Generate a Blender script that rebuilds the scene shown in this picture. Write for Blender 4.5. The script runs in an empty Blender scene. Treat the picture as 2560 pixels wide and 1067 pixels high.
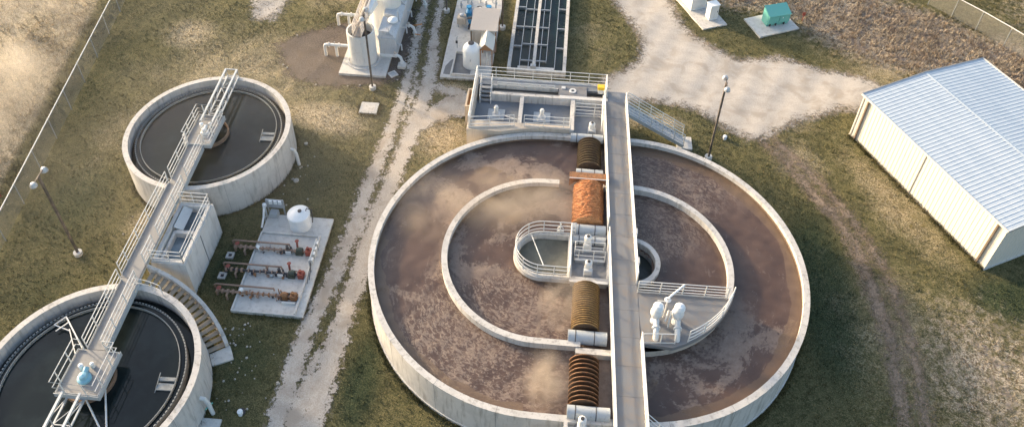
import bpy, bmesh, math, random
import numpy as np
from mathutils import Vector, Matrix
random.seed(7); RNG = np.random.default_rng(11)
PI = math.pi
def R(a): return math.radians(a)

# ------------------------------------------------------------------ camera, world, sun, exposure
scene = bpy.context.scene
COL = scene.collection
cam_d = bpy.data.cameras.new('camera'); cam = bpy.data.objects.new('camera', cam_d); COL.objects.link(cam)
cam.matrix_world = Matrix(((0.9961747, -0.06923963, 0.05330885, -2.539),
                           (0.08575135, 0.65720849, -0.74881487, -32.367),
                           (0.01681263, 0.75052174, 0.66063186, 44.90),
                           (0, 0, 0, 1)))
cam_d.sensor_width = 36; cam_d.lens = 29.6; cam_d.shift_x = 0.0; cam_d.shift_y = -0.12275
cam_d.clip_end = 2000; cam_d.clip_start = 0.5
scene.camera = cam

SUN_EL, SUN_DIR = R(14), Vector((-0.87, 0.49, 0)).normalized()      # towards the sun, on the ground
world = bpy.data.worlds.new('World'); scene.world = world; world.use_nodes = True
wn = world.node_tree; sky = wn.nodes.new('ShaderNodeTexSky'); sky.sky_type = 'NISHITA'; sky.sun_disc = False
sky.sun_elevation = SUN_EL; sky.sun_rotation = math.atan2(SUN_DIR.x, SUN_DIR.y)
sky.dust_density = 4.0; sky.air_density = 1.0
wn.links.new(sky.outputs[0], wn.nodes['Background'].inputs[0]); wn.nodes['Background'].inputs[1].default_value = 0.15
sun_d = bpy.data.lights.new('sun', 'SUN'); sun = bpy.data.objects.new('sun', sun_d); COL.objects.link(sun)
sun_d.energy = 2.8; sun_d.angle = R(4); sun_d.color = (1.0, 0.79, 0.54)
sv = Vector((SUN_DIR.x * math.cos(SUN_EL), SUN_DIR.y * math.cos(SUN_EL), math.sin(SUN_EL)))
sun.rotation_euler = sv.to_track_quat('Z', 'Y').to_euler(); sun.location = (-60, 40, 40)
scene.view_settings.view_transform = 'Standard'; scene.view_settings.look = 'None'
scene.view_settings.exposure = 1.6; scene.view_settings.gamma = 1.0

# ------------------------------------------------------------------ materials
def srgb(r, g, b):
    f = lambda c: (c/255/12.92) if c/255 <= .04045 else ((c/255+.055)/1.055)**2.4
    return (f(r), f(g), f(b), 1)
class NT:
    def __init__(s, m): s.t = m.node_tree; s.n = s.t.nodes; s.l = s.t.links; s.b = s.n.get('Principled BSDF'); s.tc = s.n.new('ShaderNodeTexCoord')
    def link(s, a, b): s.l.new(a, b)
    def noise(s, scale, detail=4, rough=.55, dist=0, vec=None, coord='Object'):
        n = s.n.new('ShaderNodeTexNoise'); n.inputs['Scale'].default_value = scale; n.inputs['Detail'].default_value = detail
        n.inputs['Roughness'].default_value = rough; n.inputs['Distortion'].default_value = dist
        s.link(vec if vec is not None else s.tc.outputs[coord], n.inputs['Vector']); return n.outputs['Fac']
    def vor(s, scale, feature='F1', vec=None):
        n = s.n.new('ShaderNodeTexVoronoi'); n.feature = feature; n.inputs['Scale'].default_value = scale
        s.link(vec if vec is not None else s.tc.outputs['Object'], n.inputs['Vector']); return n.outputs['Distance']
    def map(s, scale=(1, 1, 1), coord='Object', loc=(0, 0, 0), rot=(0, 0, 0)):
        n = s.n.new('ShaderNodeMapping'); n.inputs['Scale'].default_value = scale; n.inputs['Location'].default_value = loc
        n.inputs['Rotation'].default_value = rot
        s.link(s.tc.outputs[coord], n.inputs['Vector']); return n.outputs[0]
    def rng(s, v, a, b, c=0., d=1., smooth=True):
        n = s.n.new('ShaderNodeMapRange'); n.inputs[1].default_value = a; n.inputs[2].default_value = b
        n.inputs[3].default_value = c; n.inputs[4].default_value = d
        if smooth: n.interpolation_type = 'SMOOTHSTEP'
        s.link(v, n.inputs[0]); return n.outputs[0]
    def math(s, op, a, b=None):
        n = s.n.new('ShaderNodeMath'); n.operation = op
        for i, v in enumerate((a, b)):
            if v is None: continue
            if isinstance(v, (int, float)): n.inputs[i].default_value = v
            else: s.link(v, n.inputs[i])
        return n.outputs[0]
    def mix(s, f, a, b):
        n = s.n.new('ShaderNodeMix'); n.data_type = 'RGBA'
        for i, v in ((0, f), (6, a), (7, b)):
            if isinstance(v, (int, float)): n.inputs[i].default_value = v
            elif isinstance(v, tuple): n.inputs[i].default_value = v
            else: s.link(v, n.inputs[i])
        return n.outputs[2]
    def attr(s, name):
        n = s.n.new('ShaderNodeAttribute'); n.attribute_name = name; return n
    def sep(s, v):
        n = s.n.new('ShaderNodeSeparateXYZ'); s.link(v, n.inputs[0]); return n.outputs
    def bump(s, h, strength=.4, dist=.05):
        n = s.n.new('ShaderNodeBump'); n.inputs['Strength'].default_value = strength; n.inputs['Distance'].default_value = dist
        s.link(h, n.inputs['Height']); s.link(n.outputs[0], s.b.inputs['Normal'])
    def col(s, v):
        if isinstance(v, tuple): s.b.inputs['Base Color'].default_value = v
        else: s.link(v, s.b.inputs['Base Color'])
def M(name, rough=.8, metal=0.):
    m = bpy.data.materials.new(name); m.use_nodes = True; t = NT(m)
    t.b.inputs['Roughness'].default_value = rough; t.b.inputs['Metallic'].default_value = metal
    return m, t
def C4(r, g, b): return (r, g, b, 1)

def concrete(name, base, dark, streak=.5, rough=.85, scale=1.):
    m, t = M(name, rough)
    a = t.rng(t.noise(.9*scale, 6, .65), .38, .66)
    st = t.rng(t.noise(1.0, 5, .6, vec=t.map((3.2*scale, 3.2*scale, .35*scale))), .48, .72)
    fine = t.rng(t.noise(14*scale, 3, .6), .3, .75)
    c = t.mix(a, base, tuple(x*.86 for x in base[:3])+(1,))
    c = t.mix(t.math('MULTIPLY', st, streak), c, dark)
    c = t.mix(t.math('MULTIPLY', fine, .22), c, tuple(x*.7 for x in base[:3])+(1,))
    t.col(c); t.bump(fine, .25, .02); return m
def painted(name, base, rough=.5, metal=0., dirt=.25, dcol=C4(.12, .1, .08)):
    m, t = M(name, rough, metal)
    a = t.rng(t.noise(2.3, 6, .7), .5, .75); b = t.rng(t.noise(1, 4, .6, vec=t.map((9, 9, 1.2))), .52, .75)
    c = t.mix(t.math('MULTIPLY', a, dirt*.6), base, dcol); c = t.mix(t.math('MULTIPLY', b, dirt), c, dcol)
    t.col(c); t.link(t.rng(a, 0, 1, rough, min(1, rough+.25)), t.b.inputs['Roughness']); return m

MT = {}
MT['conc'] = concrete('concrete_wall', C4(.60, .585, .56), C4(.27, .24, .21), .42)
MT['rim'] = concrete('concrete_rim', C4(.55, .525, .49), C4(.24, .22, .19), .72, scale=1.4)
MT['pad'] = concrete('concrete_pad', C4(.58, .565, .53), C4(.30, .28, .255), .5)
MT['conc_warm'] = concrete('concrete_warm', C4(.48, .42, .35), C4(.24, .2, .16), .45)
MT['conc_dark'] = concrete('concrete_wet', C4(.17, .175, .18), C4(.09, .09, .09), .5)
MT['alu'] = painted('aluminium', C4(.50, .52, .52), .42, .2, .25, C4(.3, .3, .3))
MT['galv'] = painted('galvanised_steel', C4(.42, .44, .46), .45, .45, .3, C4(.18, .18, .18))
MT['rail'] = painted('rail_paint', C4(.66, .65, .62), .45, .1, .25, C4(.32, .25, .18))
MT['dark'] = painted('dark_steel', C4(.045, .045, .05), .6, .2, .2, C4(.1, .07, .05))
MT['white'] = painted('white_plastic', C4(.74, .76, .76), .4, 0, .15, C4(.4, .38, .34))
MT['wpaint'] = painted('white_paint', C4(.62, .62, .60), .5, 0, .35, C4(.33, .3, .27))
MT['cover'] = painted('grey_fibreglass', C4(.36, .39, .41), .5, 0, .3)
MT['teal'] = painted('teal_paint', C4(.13, .40, .35), .45, 0, .2, C4(.3, .4, .38))
MT['blue'] = painted('blue_paint', C4(.03, .22, .42), .4, 0, .2)
MT['lblue'] = painted('light_blue_paint', C4(.2, .42, .52), .4, 0, .2)
MT['yellow'] = painted('yellow_paint', C4(.75, .5, .03), .5, 0, .1)
MT['red'] = painted('red_paint', C4(.27, .06, .04), .6, 0, .35)
MT['orange'] = painted('orange_paint', C4(.5, .2, .04), .6, 0, .3)
MT['green'] = painted('green_paint', C4(.04, .055, .04), .6, 0, .3)
MT['wood'] = painted('timber', C4(.32, .17, .08), .8, 0, .4)
MT['tan'] = painted('tan_roofing', C4(.46, .41, .36), .8, 0, .25, C4(.3, .25, .2))
MT['siding'] = painted('cream_siding', C4(.62, .59, .52), .5, .0, .14, C4(.4, .34, .25))
MT['trim'] = painted('brown_trim', C4(.16, .12, .09), .6, 0, .2)
MT['glassdark'] = painted('dark_glass', C4(.02, .02, .025), .15, 0, .1)
MT['ppink'] = painted('stained_pipe', C4(.30, .20, .145), .7, 0, .5, C4(.14, .08, .05))
def mat_rust(ca, cb, cc):
    m, t = M('rusty_disc', .65)
    a = t.rng(t.noise(4, 6, .7), .35, .7); f = t.noise(26, 3, .6)
    c = t.mix(a, ca, cb); c = t.mix(t.rng(f, .45, .7), c, cc)
    t.col(c); t.bump(f, .6, .03); return m
MT['rust'] = mat_rust(C4(.30, .13, .045), C4(.10, .05, .028), C4(.42, .2, .08)); MT['rust_b'] = mat_rust(C4(.58, .26, .09), C4(.34, .12, .04), C4(.80, .50, .28)); MT['disc_face'] = mat_rust(C4(.085, .05, .03), C4(.035, .024, .018), C4(.14, .075, .035)); MT['rust_g'] = mat_rust(C4(.55, .33, .10), C4(.30, .17, .06), C4(.62, .42, .18))
def mat_biofilm():
    m, t = M('disc_biofilm', .75)
    f = t.noise(30, 3, .65); a = t.rng(t.noise(6, 4, .6), .4, .65)
    t.col(t.mix(t.rng(f, .35, .7), t.mix(a, C4(.12, .09, .045), C4(.06, .045, .028)), C4(.25, .19, .1))); t.bump(f, .8, .04); return m
MT['biofilm'] = mat_biofilm()
def mat_grate():
    m, t = M('steel_grating', .6, .15)
    p = t.sep(t.tc.outputs['Object'])
    w = t.n.new('ShaderNodeTexWave'); w.inputs['Scale'].default_value = 6.5; w.bands_direction = 'X'; t.link(t.tc.outputs['Object'], w.inputs['Vector'])
    n = t.rng(t.noise(1.3, 5, .7), .42, .68)
    c = t.mix(t.math('MULTIPLY', w.outputs['Fac'], .3), C4(.215, .22, .23), C4(.155, .16, .168))
    c = t.mix(t.math('MULTIPLY', n, .65), c, C4(.27, .21, .16))
    c = t.mix(t.rng(t.noise(60, 2, .5), .4, .7), c, C4(.2, .2, .2)); t.col(c); t.bump(w.outputs['Fac'], .3, .02); return m
MT['grate'] = mat_grate()
def mat_deck():
    m, t = M('grey_deck', .75)
    n = t.rng(t.noise(.8, 5, .7), .4, .65); g = t.noise(18, 3, .6)
    c = t.mix(n, C4(.24, .25, .265), C4(.17, .175, .185)); c = t.mix(t.math('MULTIPLY', g, .3), c, C4(.3, .3, .3)); t.col(c); return m
MT['deck'] = mat_deck()
MT['alu_deck'] = painted('walkway_grating', C4(.23, .23, .23), .65, .1, .4, C4(.15, .13, .11))
MT['bluedeck'] = painted('blue_grey_deck', C4(.165, .185, .21), .7, 0, .35, C4(.1, .11, .12))
def mat_roof():
    m, t = M('metal_roof', .42, .1)
    n = t.rng(t.noise(1, 4, .6, vec=t.map((.25, 2.5, 1))), .42, .62)
    c = t.mix(n, C4(.46, .52, .575), C4(.41, .475, .54)); c = t.mix(t.math('MULTIPLY', t.rng(t.noise(7, 5, .7), .5, .8), .3), c, C4(.35, .36, .38)); t.col(c); return m
MT['roof'] = mat_roof()
def mat_mesh():
    m, t = M('chain_link', .5, .6)
    t.col(C4(.45, .44, .41))
    def band(rot):
        v = t.map((1, 1, 1), rot=(0, 0, 0)); s = t.sep(v)
        a = t.math('ADD', s[1], t.math('MULTIPLY', s[2], rot)); a = t.math('MULTIPLY', a, 9.)
        f = t.math('FRACT', a); return t.math('LESS_THAN', f, .19)
    al = t.math('MAXIMUM', band(1.), band(-1.)); t.link(al, t.b.inputs['Alpha']); return m
MT['mesh'] = mat_mesh()

def mat_sludge():
    """brown mixed liquor with drifting foam"""
    m, t = M('brown_mixed_liquor', .6)
    v = t.map((1, 1, 1)); n = t.n.new('ShaderNodeTexNoise'); n.inputs['Scale'].default_value = .3; n.inputs['Detail'].default_value = 3
    t.link(v, n.inputs['Vector'])
    add = t.n.new('ShaderNodeVectorMath'); add.operation = 'MULTIPLY_ADD'; add.inputs[1].default_value = (1.1, 1.1, 0); t.link(n.outputs['Color'], add.inputs[0]); t.link(v, add.inputs[2])
    wv = add.outputs[0]
    at = t.attr('mask'); sp = t.n.new('ShaderNodeSeparateColor'); t.link(at.outputs['Color'], sp.inputs[0])
    frag, edge, calm = sp.outputs[0], sp.outputs[1], sp.outputs[2]
    fl = t.attr('flow').outputs['Vector']
    big = t.noise(.33, 7, .6, .35, vec=wv)
    patch = t.rng(t.math('ADD', big, t.math('MULTIPLY', t.math('SUBTRACT', t.noise(2.4, 6, .7, .5, vec=fl), .5), .28)), .50, .56)
    fine = t.noise(2.3, 6, .72, 1.0, vec=fl); ffoam = t.rng(t.math('ADD', fine, t.math('MULTIPLY', t.math('SUBTRACT', t.noise(.5, 3, .6), .5), .25)), .47, .58)
    lace = t.rng(t.noise(.42, 9, .76, 1.1, vec=fl), .575, .62)
    foam = t.math('MAXIMUM', t.math('MULTIPLY', t.math('MULTIPLY', patch, t.rng(calm, .75, .25)), t.rng(frag, .7, .35)), t.math('MULTIPLY', ffoam, t.rng(frag, .3, .6)))
    foam = t.math('MAXIMUM', foam, t.math('MULTIPLY', lace, .42))
    foam = t.math('MULTIPLY', foam, t.rng(t.noise(5, 4, .65), .25, .65, .6, 1.))
    dark = t.mix(t.rng(t.noise(.5, 4, .6), .35, .65), C4(.074, .0455, .034), C4(.101, .063, .046))
    c = t.mix(foam, dark, t.mix(t.noise(3.5, 4, .6), C4(.155, .112, .088), C4(.26, .20, .165)))
    en = t.rng(t.math('ADD', edge, t.math('MULTIPLY', t.math('SUBTRACT', big, .5), .9)), .47, .52)
    c = t.mix(t.math('MULTIPLY', en, .9), c, C4(.135, .090, .060))
    t.col(c); t.link(t.rng(foam, 0, 1, .34, .85), t.b.inputs['Roughness'])
    t.bump(t.math('ADD', foam, t.math('MULTIPLY', t.noise(9, 3, .6), .5)), .35, .03); return m
MT['sludge'] = mat_sludge()
def mat_water(name, col, rough=.04, bump=.05):
    m, t = M(name, rough); t.b.inputs['IOR'].default_value = 1.33
    t.col(t.mix(t.rng(t.noise(.6, 4, .6), .4, .7), col, tuple(x*1.7 for x in col[:3])+(1,))); t.bump(t.noise(2.2, 3, .5), bump, .02); return m
MT['clear'] = mat_water('dark_clear_water', C4(.010, .014, .014), .035, .03)
MT['green_w'] = mat_water('dark_green_water', C4(.006, .016, .016), .05, .06)
MT['grey_w'] = mat_water('grey_green_water', C4(.125, .12, .095), .3, .15)
MT['tread'] = concrete('stained_tread', C4(.33, .285, .225), C4(.18, .15, .12), .5)
MT['tide'] = concrete('brown_tide_stain', C4(.16, .11, .075), C4(.09, .06, .04), .7)
MT['crail'] = painted('cream_rail', C4(.60, .53, .45), .6, 0, .5, C4(.25, .13, .07))
MT['hous'] = painted('housing_paint', C4(.50, .51, .52), .5, 0, .4)
MT['weir'] = painted('weathered_weir_steel', C4(.27, .28, .27), .6, .1, .5, C4(.10, .08, .06))
MT['well_w'] = mat_water('well_water', C4(.05, .055, .05), .15, .1)
MT['blue_w'] = mat_water('grey_blue_water', C4(.13, .17, .20), .25, .15)

def ground_nodes(t, tuft=False):
    at = t.attr('mask'); sp = t.n.new('ShaderNodeSeparateColor'); t.link(at.outputs['Color'], sp.inputs[0])
    dry_sunlit, brush, bare, lush_shade = sp.outputs[0], sp.outputs[1], sp.outputs[2], at.outputs['Alpha']  # first mask also carries painted sunlight, alpha also painted shade
    P = 'Generated'
    g = t.n.new('ShaderNodeNewGeometry').outputs['Position']
    n1 = t.noise(.35, 6, .65, .4, vec=g); n2 = t.noise(2.2, 5, .65, .6, vec=g); n3 = t.noise(11, 4, .7, vec=g); n4 = t.noise(34, 2, .6, vec=g)
    green = t.mix(t.rng(n2, .35, .65), C4(.068, .070, .031), C4(.132, .120, .056))
    green = t.mix(t.rng(n3, .46, .64), green, C4(.20, .17, .085))
    straw = t.mix(t.rng(n3, .38, .62), C4(.24, .19, .115), C4(.60, .50, .35))
    straw = t.mix(t.rng(n2, .5, .7), straw, C4(.17, .14, .065))
    d = t.math('ADD', dry_sunlit, t.math('MULTIPLY', t.math('SUBTRACT', n1, .5), .7)); d = t.math('ADD', d, t.math('MULTIPLY', t.math('SUBTRACT', n2, .5), .55)); d = t.math('ADD', d, t.math('MULTIPLY', t.math('SUBTRACT', n3, .5), .5))
    green = t.mix(t.rng(t.math('ADD', lush_shade, t.math('MULTIPLY', t.math('SUBTRACT', n2, .5), .6)), .3, .75), green, t.mix(t.rng(n3, .4, .62), C4(.034, .048, .024), C4(.080, .092, .046)))
    c = t.mix(t.rng(d, .22, .85), green, straw)
    br = t.mix(t.rng(n3, .4, .6), C4(.27, .22, .165), C4(.62, .53, .41)); br = t.mix(t.rng(t.noise(4.5, 5, .7, .8, vec=g), .5, .6), br, C4(.15, .11, .075)); br = t.mix(t.rng(t.noise(.8, 4, .6, vec=g), .5, .66), br, C4(.30, .25, .21))
    b2 = t.math('ADD', brush, t.math('MULTIPLY', t.math('SUBTRACT', n2, .5), .7))
    c = t.mix(t.rng(b2, .35, .65), c, br)
    soil = t.mix(t.rng(n3, .4, .65), C4(.19, .14, .105), C4(.34, .275, .215))
    b3 = t.math('ADD', bare, t.math('MULTIPLY', t.math('SUBTRACT', n2, .5), .9))
    c = t.mix(t.math('MULTIPLY', t.rng(b3, .4, .7), .85), c, soil)
    c = t.mix(t.rng(n4, .35, .75, 0, .3), c, t.mix(.5, c, C4(.03, .03, .015)))
    return c, n3, n4
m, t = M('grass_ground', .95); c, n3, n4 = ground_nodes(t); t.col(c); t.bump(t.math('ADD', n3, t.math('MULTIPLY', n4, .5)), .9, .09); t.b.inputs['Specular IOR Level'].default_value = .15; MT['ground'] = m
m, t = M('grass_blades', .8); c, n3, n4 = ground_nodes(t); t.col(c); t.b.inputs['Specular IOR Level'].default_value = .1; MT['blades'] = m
def mat_sheet(name, ca, cb, cc, scatter, edge_lo, edge_hi, rock=18, tracks=False):
    m, t = M(name, .95); g = t.n.new('ShaderNodeNewGeometry').outputs['Position']
    at = t.attr('sdf'); n2 = t.noise(1.6, 6, .68, .5, vec=g); n3 = t.noise(rock, 4, .7, vec=g); n5 = t.noise(5.5, 5, .75, vec=g)
    s = t.math('ADD', at.outputs['Fac'], t.math('MULTIPLY', t.math('SUBTRACT', n2, .5), scatter*1.6))
    s = t.math('ADD', s, t.math('MULTIPLY', t.math('SUBTRACT', n5, .5), scatter*1.7))
    t.link(t.rng(s, edge_hi, edge_lo), t.b.inputs['Alpha'])
    c = t.mix(t.rng(n3, .35, .65), ca, cb); c = t.mix(t.rng(t.noise(.55, 5, .6, .6, vec=g), .45, .68), c, cc)
    c = t.mix(t.math('MULTIPLY', t.rng(t.noise(3, 5, .7, vec=g), .55, .72), .5), c, cc)
    mp = t.n.new('ShaderNodeMapping'); mp.inputs['Rotation'].default_value = (0, 0, R(-14 if name == 'white_gravel' else 4)); mp.inputs['Scale'].default_value = (.22, 2.4, 1) if name == 'white_gravel' else (2.6, .3, 1); t.link(g, mp.inputs['Vector'])
    c = t.mix(t.math('MULTIPLY', t.rng(t.noise(1.1, 6, .62, .9, vec=mp.outputs[0]), .44, .62), .2), c, cc)
    t.col(c); t.bump(n3, .5, .04); t.b.inputs['Specular IOR Level'].default_value = .2; return m
MT['gravel'] = mat_sheet('white_gravel', C4(.39, .355, .315), C4(.47, .435, .395), C4(.33, .295, .255), 1.5, -.6, .6, 9)
MT['track'] = mat_sheet('track_gravel', C4(.37, .33, .285), C4(.51, .465, .41), C4(.33, .285, .235), 1.05, -.14, .14, 13)
MT['mulch'] = mat_sheet('dark_gravel', C4(.065, .05, .042), C4(.15, .125, .108), C4(.10, .078, .062), 1.7, -.5, .5, 11)
MT['dirt'] = mat_sheet('worn_dirt', C4(.20, .15, .115), C4(.30, .24, .185), C4(.17, .13, .095), 1.2, -.4, .6)
MT['rock'] = concrete('limestone', C4(.46, .43, .38), C4(.2, .18, .15), .6, scale=4)

# ------------------------------------------------------------------ mesh helpers
class MB:
    def __init__(s): s.v = []; s.f = []
    def add(s, vs, fs):
        o = len(s.v); s.v += [tuple(v) for v in vs]; s.f += [tuple(i+o for i in f) for f in fs]; return s
    def box(s, x0, y0, z0, x1, y1, z1):
        x0, x1 = sorted((x0, x1)); y0, y1 = sorted((y0, y1)); z0, z1 = sorted((z0, z1))
        return s.add([(x0, y0, z0), (x1, y0, z0), (x1, y1, z0), (x0, y1, z0), (x0, y0, z1), (x1, y0, z1), (x1, y1, z1), (x0, y1, z1)],
                     [(0, 3, 2, 1), (4, 5, 6, 7), (0, 1, 5, 4), (1, 2, 6, 5), (2, 3, 7, 6), (3, 0, 4, 7)])
    def beam(s, p, q, w, h, up=(0, 0, 1)):
        p, q = Vector(p), Vector(q); d = (q-p).normalized(); u = Vector(up)
        sd = d.cross(u)
        if sd.length < 1e-4: sd = d.cross(Vector((1, 0, 0)))
        sd.normalize(); u = sd.cross(d).normalized(); a = sd*w/2; b = u*h/2
        return s.add([p-a-b, p+a-b, p+a+b, p-a+b, q-a-b, q+a-b, q+a+b, q-a+b],
                     [(0, 3, 2, 1), (4, 5, 6, 7), (0, 1, 5, 4), (1, 2, 6, 5), (2, 3, 7, 6), (3, 0, 4, 7)])
    def tube(s, pts, r, seg=8, cap=True):
        pts = [Vector(p) for p in pts]; rs = r if isinstance(r, (list, tuple)) else [r]*len(pts)
        vs = []; n = len(pts); prev = None
        for i, p in enumerate(pts):
            d = (pts[min(i+1, n-1)]-pts[max(i-1, 0)]).normalized()
            if prev is None:
                a = d.cross(Vector((0, 0, 1)))
                if a.length < 1e-3: a = d.cross(Vector((1, 0, 0)))
            else: a = prev - d*prev.dot(d)
            a.normalize(); prev = a; b = d.cross(a)
            for k in range(seg): an = 2*PI*k/seg; vs.append(p+(a*math.cos(an)+b*math.sin(an))*rs[i])
        fs = [(i*seg+k, i*seg+(k+1) % seg, (i+1)*seg+(k+1) % seg, (i+1)*seg+k) for i in range(n-1) for k in range(seg)]
        if cap: fs += [tuple(range(seg))[::-1], tuple((n-1)*seg+k for k in range(seg))]
        return s.add(vs, fs)
    def lathe(s, c, prof, seg=32, axis='z', a0=0, a1=2*PI):
        full = abs(a1-a0-2*PI) < 1e-6; m = seg if full else seg+1; vs = []
        for (r, h) in prof:
            for k in range(m):
                a = a0+(a1-a0)*k/seg; x, y = r*math.cos(a), r*math.sin(a)
                vs.append({'z': (c[0]+x, c[1]+y, c[2]+h), 'y': (c[0]+x, c[1]+h, c[2]+y), 'x': (c[0]+h, c[1]+x, c[2]+y)}[axis])
        fs = []
        for i in range(len(prof)-1):
            for k in range(seg):
                a, b = i*m+k, i*m+(k+1) % m; fs.append((a, b, b+m, a+m))
        return s.add(vs, fs)
    def prism(s, poly, z0, z1):
        n = len(poly); return s.add([(x, y, z0) for x, y in poly]+[(x, y, z1) for x, y in poly],
            [tuple(range(n))[::-1], tuple(range(n, 2*n))]+[(i, (i+1) % n, n+(i+1) % n, n+i) for i in range(n)])
    def band(s, inner, outer, z0, z1, closed=True):
        """wall between two matching outlines; z1 may be a list"""
        n = len(inner); za = z1 if isinstance(z1, list) else [z1]*n; zb = z0 if isinstance(z0, list) else [z0]*n; vs = []
        for i in range(n): vs += [(*inner[i], zb[i]), (*outer[i], zb[i]), (*outer[i], za[i]), (*inner[i], za[i])]
        fs = []
        for i in range(n if closed else n-1):
            a, b = 4*i, 4*((i+1) % n)
            for k in range(4): fs.append((a+k, a+(k+1) % 4, b+(k+1) % 4, b+k))
        if not closed: fs += [(0, 1, 2, 3), (4*n-1, 4*n-2, 4*n-3, 4*n-4)]
        return s.add(vs, fs)
    def build(s, name, mat, parent=None, smooth=False, loc=None, bevel=0):
        me = bpy.data.meshes.new(name); me.from_pydata(s.v, [], s.f); me.materials.append(mat)
        bm = bmesh.new(); bm.from_mesh(me); bmesh.ops.recalc_face_normals(bm, faces=bm.faces)
        if bevel: bmesh.ops.bevel(bm, geom=bm.edges[:], offset=bevel, segments=2, affect='EDGES', clamp_overlap=True)
        bm.to_mesh(me); bm.free()
        if smooth:
            me.polygons.foreach_set('use_smooth', [True]*len(me.polygons)); me.set_sharp_from_angle(angle=R(35))
        o = bpy.data.objects.new(name, me); COL.objects.link(o)
        if parent: o.parent = parent
        if loc: o.location = loc
        return o
def tag(o, label=None, cat=None, group=None, kind=None):
    for k, v in (('label', label), ('category', cat), ('group', group), ('kind', kind)):
        if v: o[k] = v
    return o
def thing(name, label, cat, loc=(0, 0, 0), rz=0, group=None):
    o = bpy.data.objects.new(name, None); COL.objects.link(o); o.location = loc; o.rotation_euler = (0, 0, rz); o.empty_display_size = .3
    return tag(o, label, cat, group)
def copy_tree(o, loc, rz=0, label=None):
    def cp(x, par):
        c = x.copy(); COL.objects.link(c)
        if par: c.parent = par
        for ch in [k for k in ALLCH.get(x, [])]: cp(ch, c)
        return c
    global ALLCH
    ALLCH = {}
    for k in COL.objects:
        if k.parent: ALLCH.setdefault(k.parent, []).append(k)
    r = cp(o, None); r.location = loc; r.rotation_euler = (0, 0, rz)
    if label: r['label'] = label
    return r
def arc(cx, cy, r, a0, a1, n): return [(cx+r*math.cos(R(a0+(a1-a0)*i/n)), cy+r*math.sin(R(a0+(a1-a0)*i/n))) for i in range(n+1)]
def stadium(L, r, n=48, a0=0):
    right = arc(L, 0, r, -90, 90, n); left = arc(-L, 0, r, 90, 270, n)
    def seg(p, q, k=10): return [(p[0]+(q[0]-p[0])*i/k, p[1]+(q[1]-p[1])*i/k) for i in range(1, k)]
    return right+seg(right[-1], left[0])+left+seg(left[-1], right[0])
def rails(pts, h=1.07, n=3, sp=1.4, r=.026, posts=True, closed=False, toe=True):
    """guard rail along 3D points: horizontal rails, posts, toe board"""
    b = MB(); P = [Vector(p) for p in pts]
    for k in range(n): b.tube([p+Vector((0, 0, h*(k+1)/n)) for p in P], r, 6)
    tot = 0; nxt = 0
    for p, q in zip(P[:-1], P[1:]):
        L = (q-p).length
        while nxt <= tot+L+1e-6:
            c = p.lerp(q, min(1, max(0, (nxt-tot)/L))); b.tube([c, c+Vector((0, 0, h))], r*1.15, 6); nxt += sp
        tot += L
    c = P[-1]; b.tube([c, c+Vector((0, 0, h))], r*1.15, 6)
    if toe:
        for p, q in zip(P[:-1], P[1:]): b.beam(p+Vector((0, 0, .06)), q+Vector((0, 0, .06)), .012, .1)
    return b
def resample(pts, step):
    out = [pts[0]]
    for p, q in zip(pts[:-1], pts[1:]):
        p, q = Vector(p), Vector(q); n = max(1, int((q-p).length/step))
        out += [tuple(p.lerp(q, (i+1)/n)) for i in range(n)]
    return out

# ------------------------------------------------------------------ ground, tracks
def blobs(x, y, lst):
    o = np.zeros_like(x)
    for (bx, by, rx, ry, a, w) in lst:
        ca, sa = math.cos(R(a)), math.sin(R(a)); dx, dy = x-bx, y-by
        u, v = (dx*ca+dy*sa)/rx, (-dx*sa+dy*ca)/ry; o = np.maximum(o, w*np.exp(-(u*u+v*v)))
    return o
DRY_SUNLIT = [(-60, 20, 6, 26, 8, .95), (-70, 10, 14, 70, 0, 1.0), (-34.5, 22.5, 3.0, 2.6, 0, .75), (-20.5, 13.6, 4.2, 2.0, -12, .9), (-10.8, 12.4, 2.6, 2.6, 0, .85), (-29, 19, 9, 7, 20, .55), (-35, 10, 3, 5, 0, .4),  # straw patches; sunlit strips by clarifier, ditch and shed also painted yellow
       (-24, 29, 5, 4, 0, .45), (4.8, 15.8, 3.5, 1.2, -5, .8), (11.5, 17.5, 9, 1.3, -12, .65), (15.6, 12.5, 3.2, 2.4, -50, .6), (21.6, 9, 2.2, 7, 26, .62), (-29.5, 1.5, 2.2, 3.2, 0, .55), (-25, 16, 7, 3, 10, .45), (0, 26, 4, 5, 0, .35),
       (24, 24, 6, 3, -20, .55), (-11, 17.8, 2, 1, 0, .8), (-32, 6, 4, 6, 0, .25), (20, -2, 6, 8, 0, .45), (-14.1, 10, .6, 9, -3, .5)]
BRUSH = [(27, 29, 11, 6, -22, 1.0), (18, 36, 12, 6, 0, 1.0), (36, 24, 8, 6, -30, 1.0), (60, 30, 25, 40, 0, .9), (0, 60, 80, 18, 0, .6), (24, -4, 7, 9, 0, .55), (17, -8, 4, 5, 0, .35), (-52, 30, 8, 14, 0, .3)]
BARE = [(18.2, 2, 1.2, 9, 6, .62), (16.6, 8.5, 1.3, 5, 35, .6), (-26, 8, .1, .1, 0, 0), (23, -4, 5, 8, 0, .3), (-55, 20, 10, 30, 0, .35), (-22, 30, 3, 3, 0, .5), (15, 21, 8, 3, -12, .35)]
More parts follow.
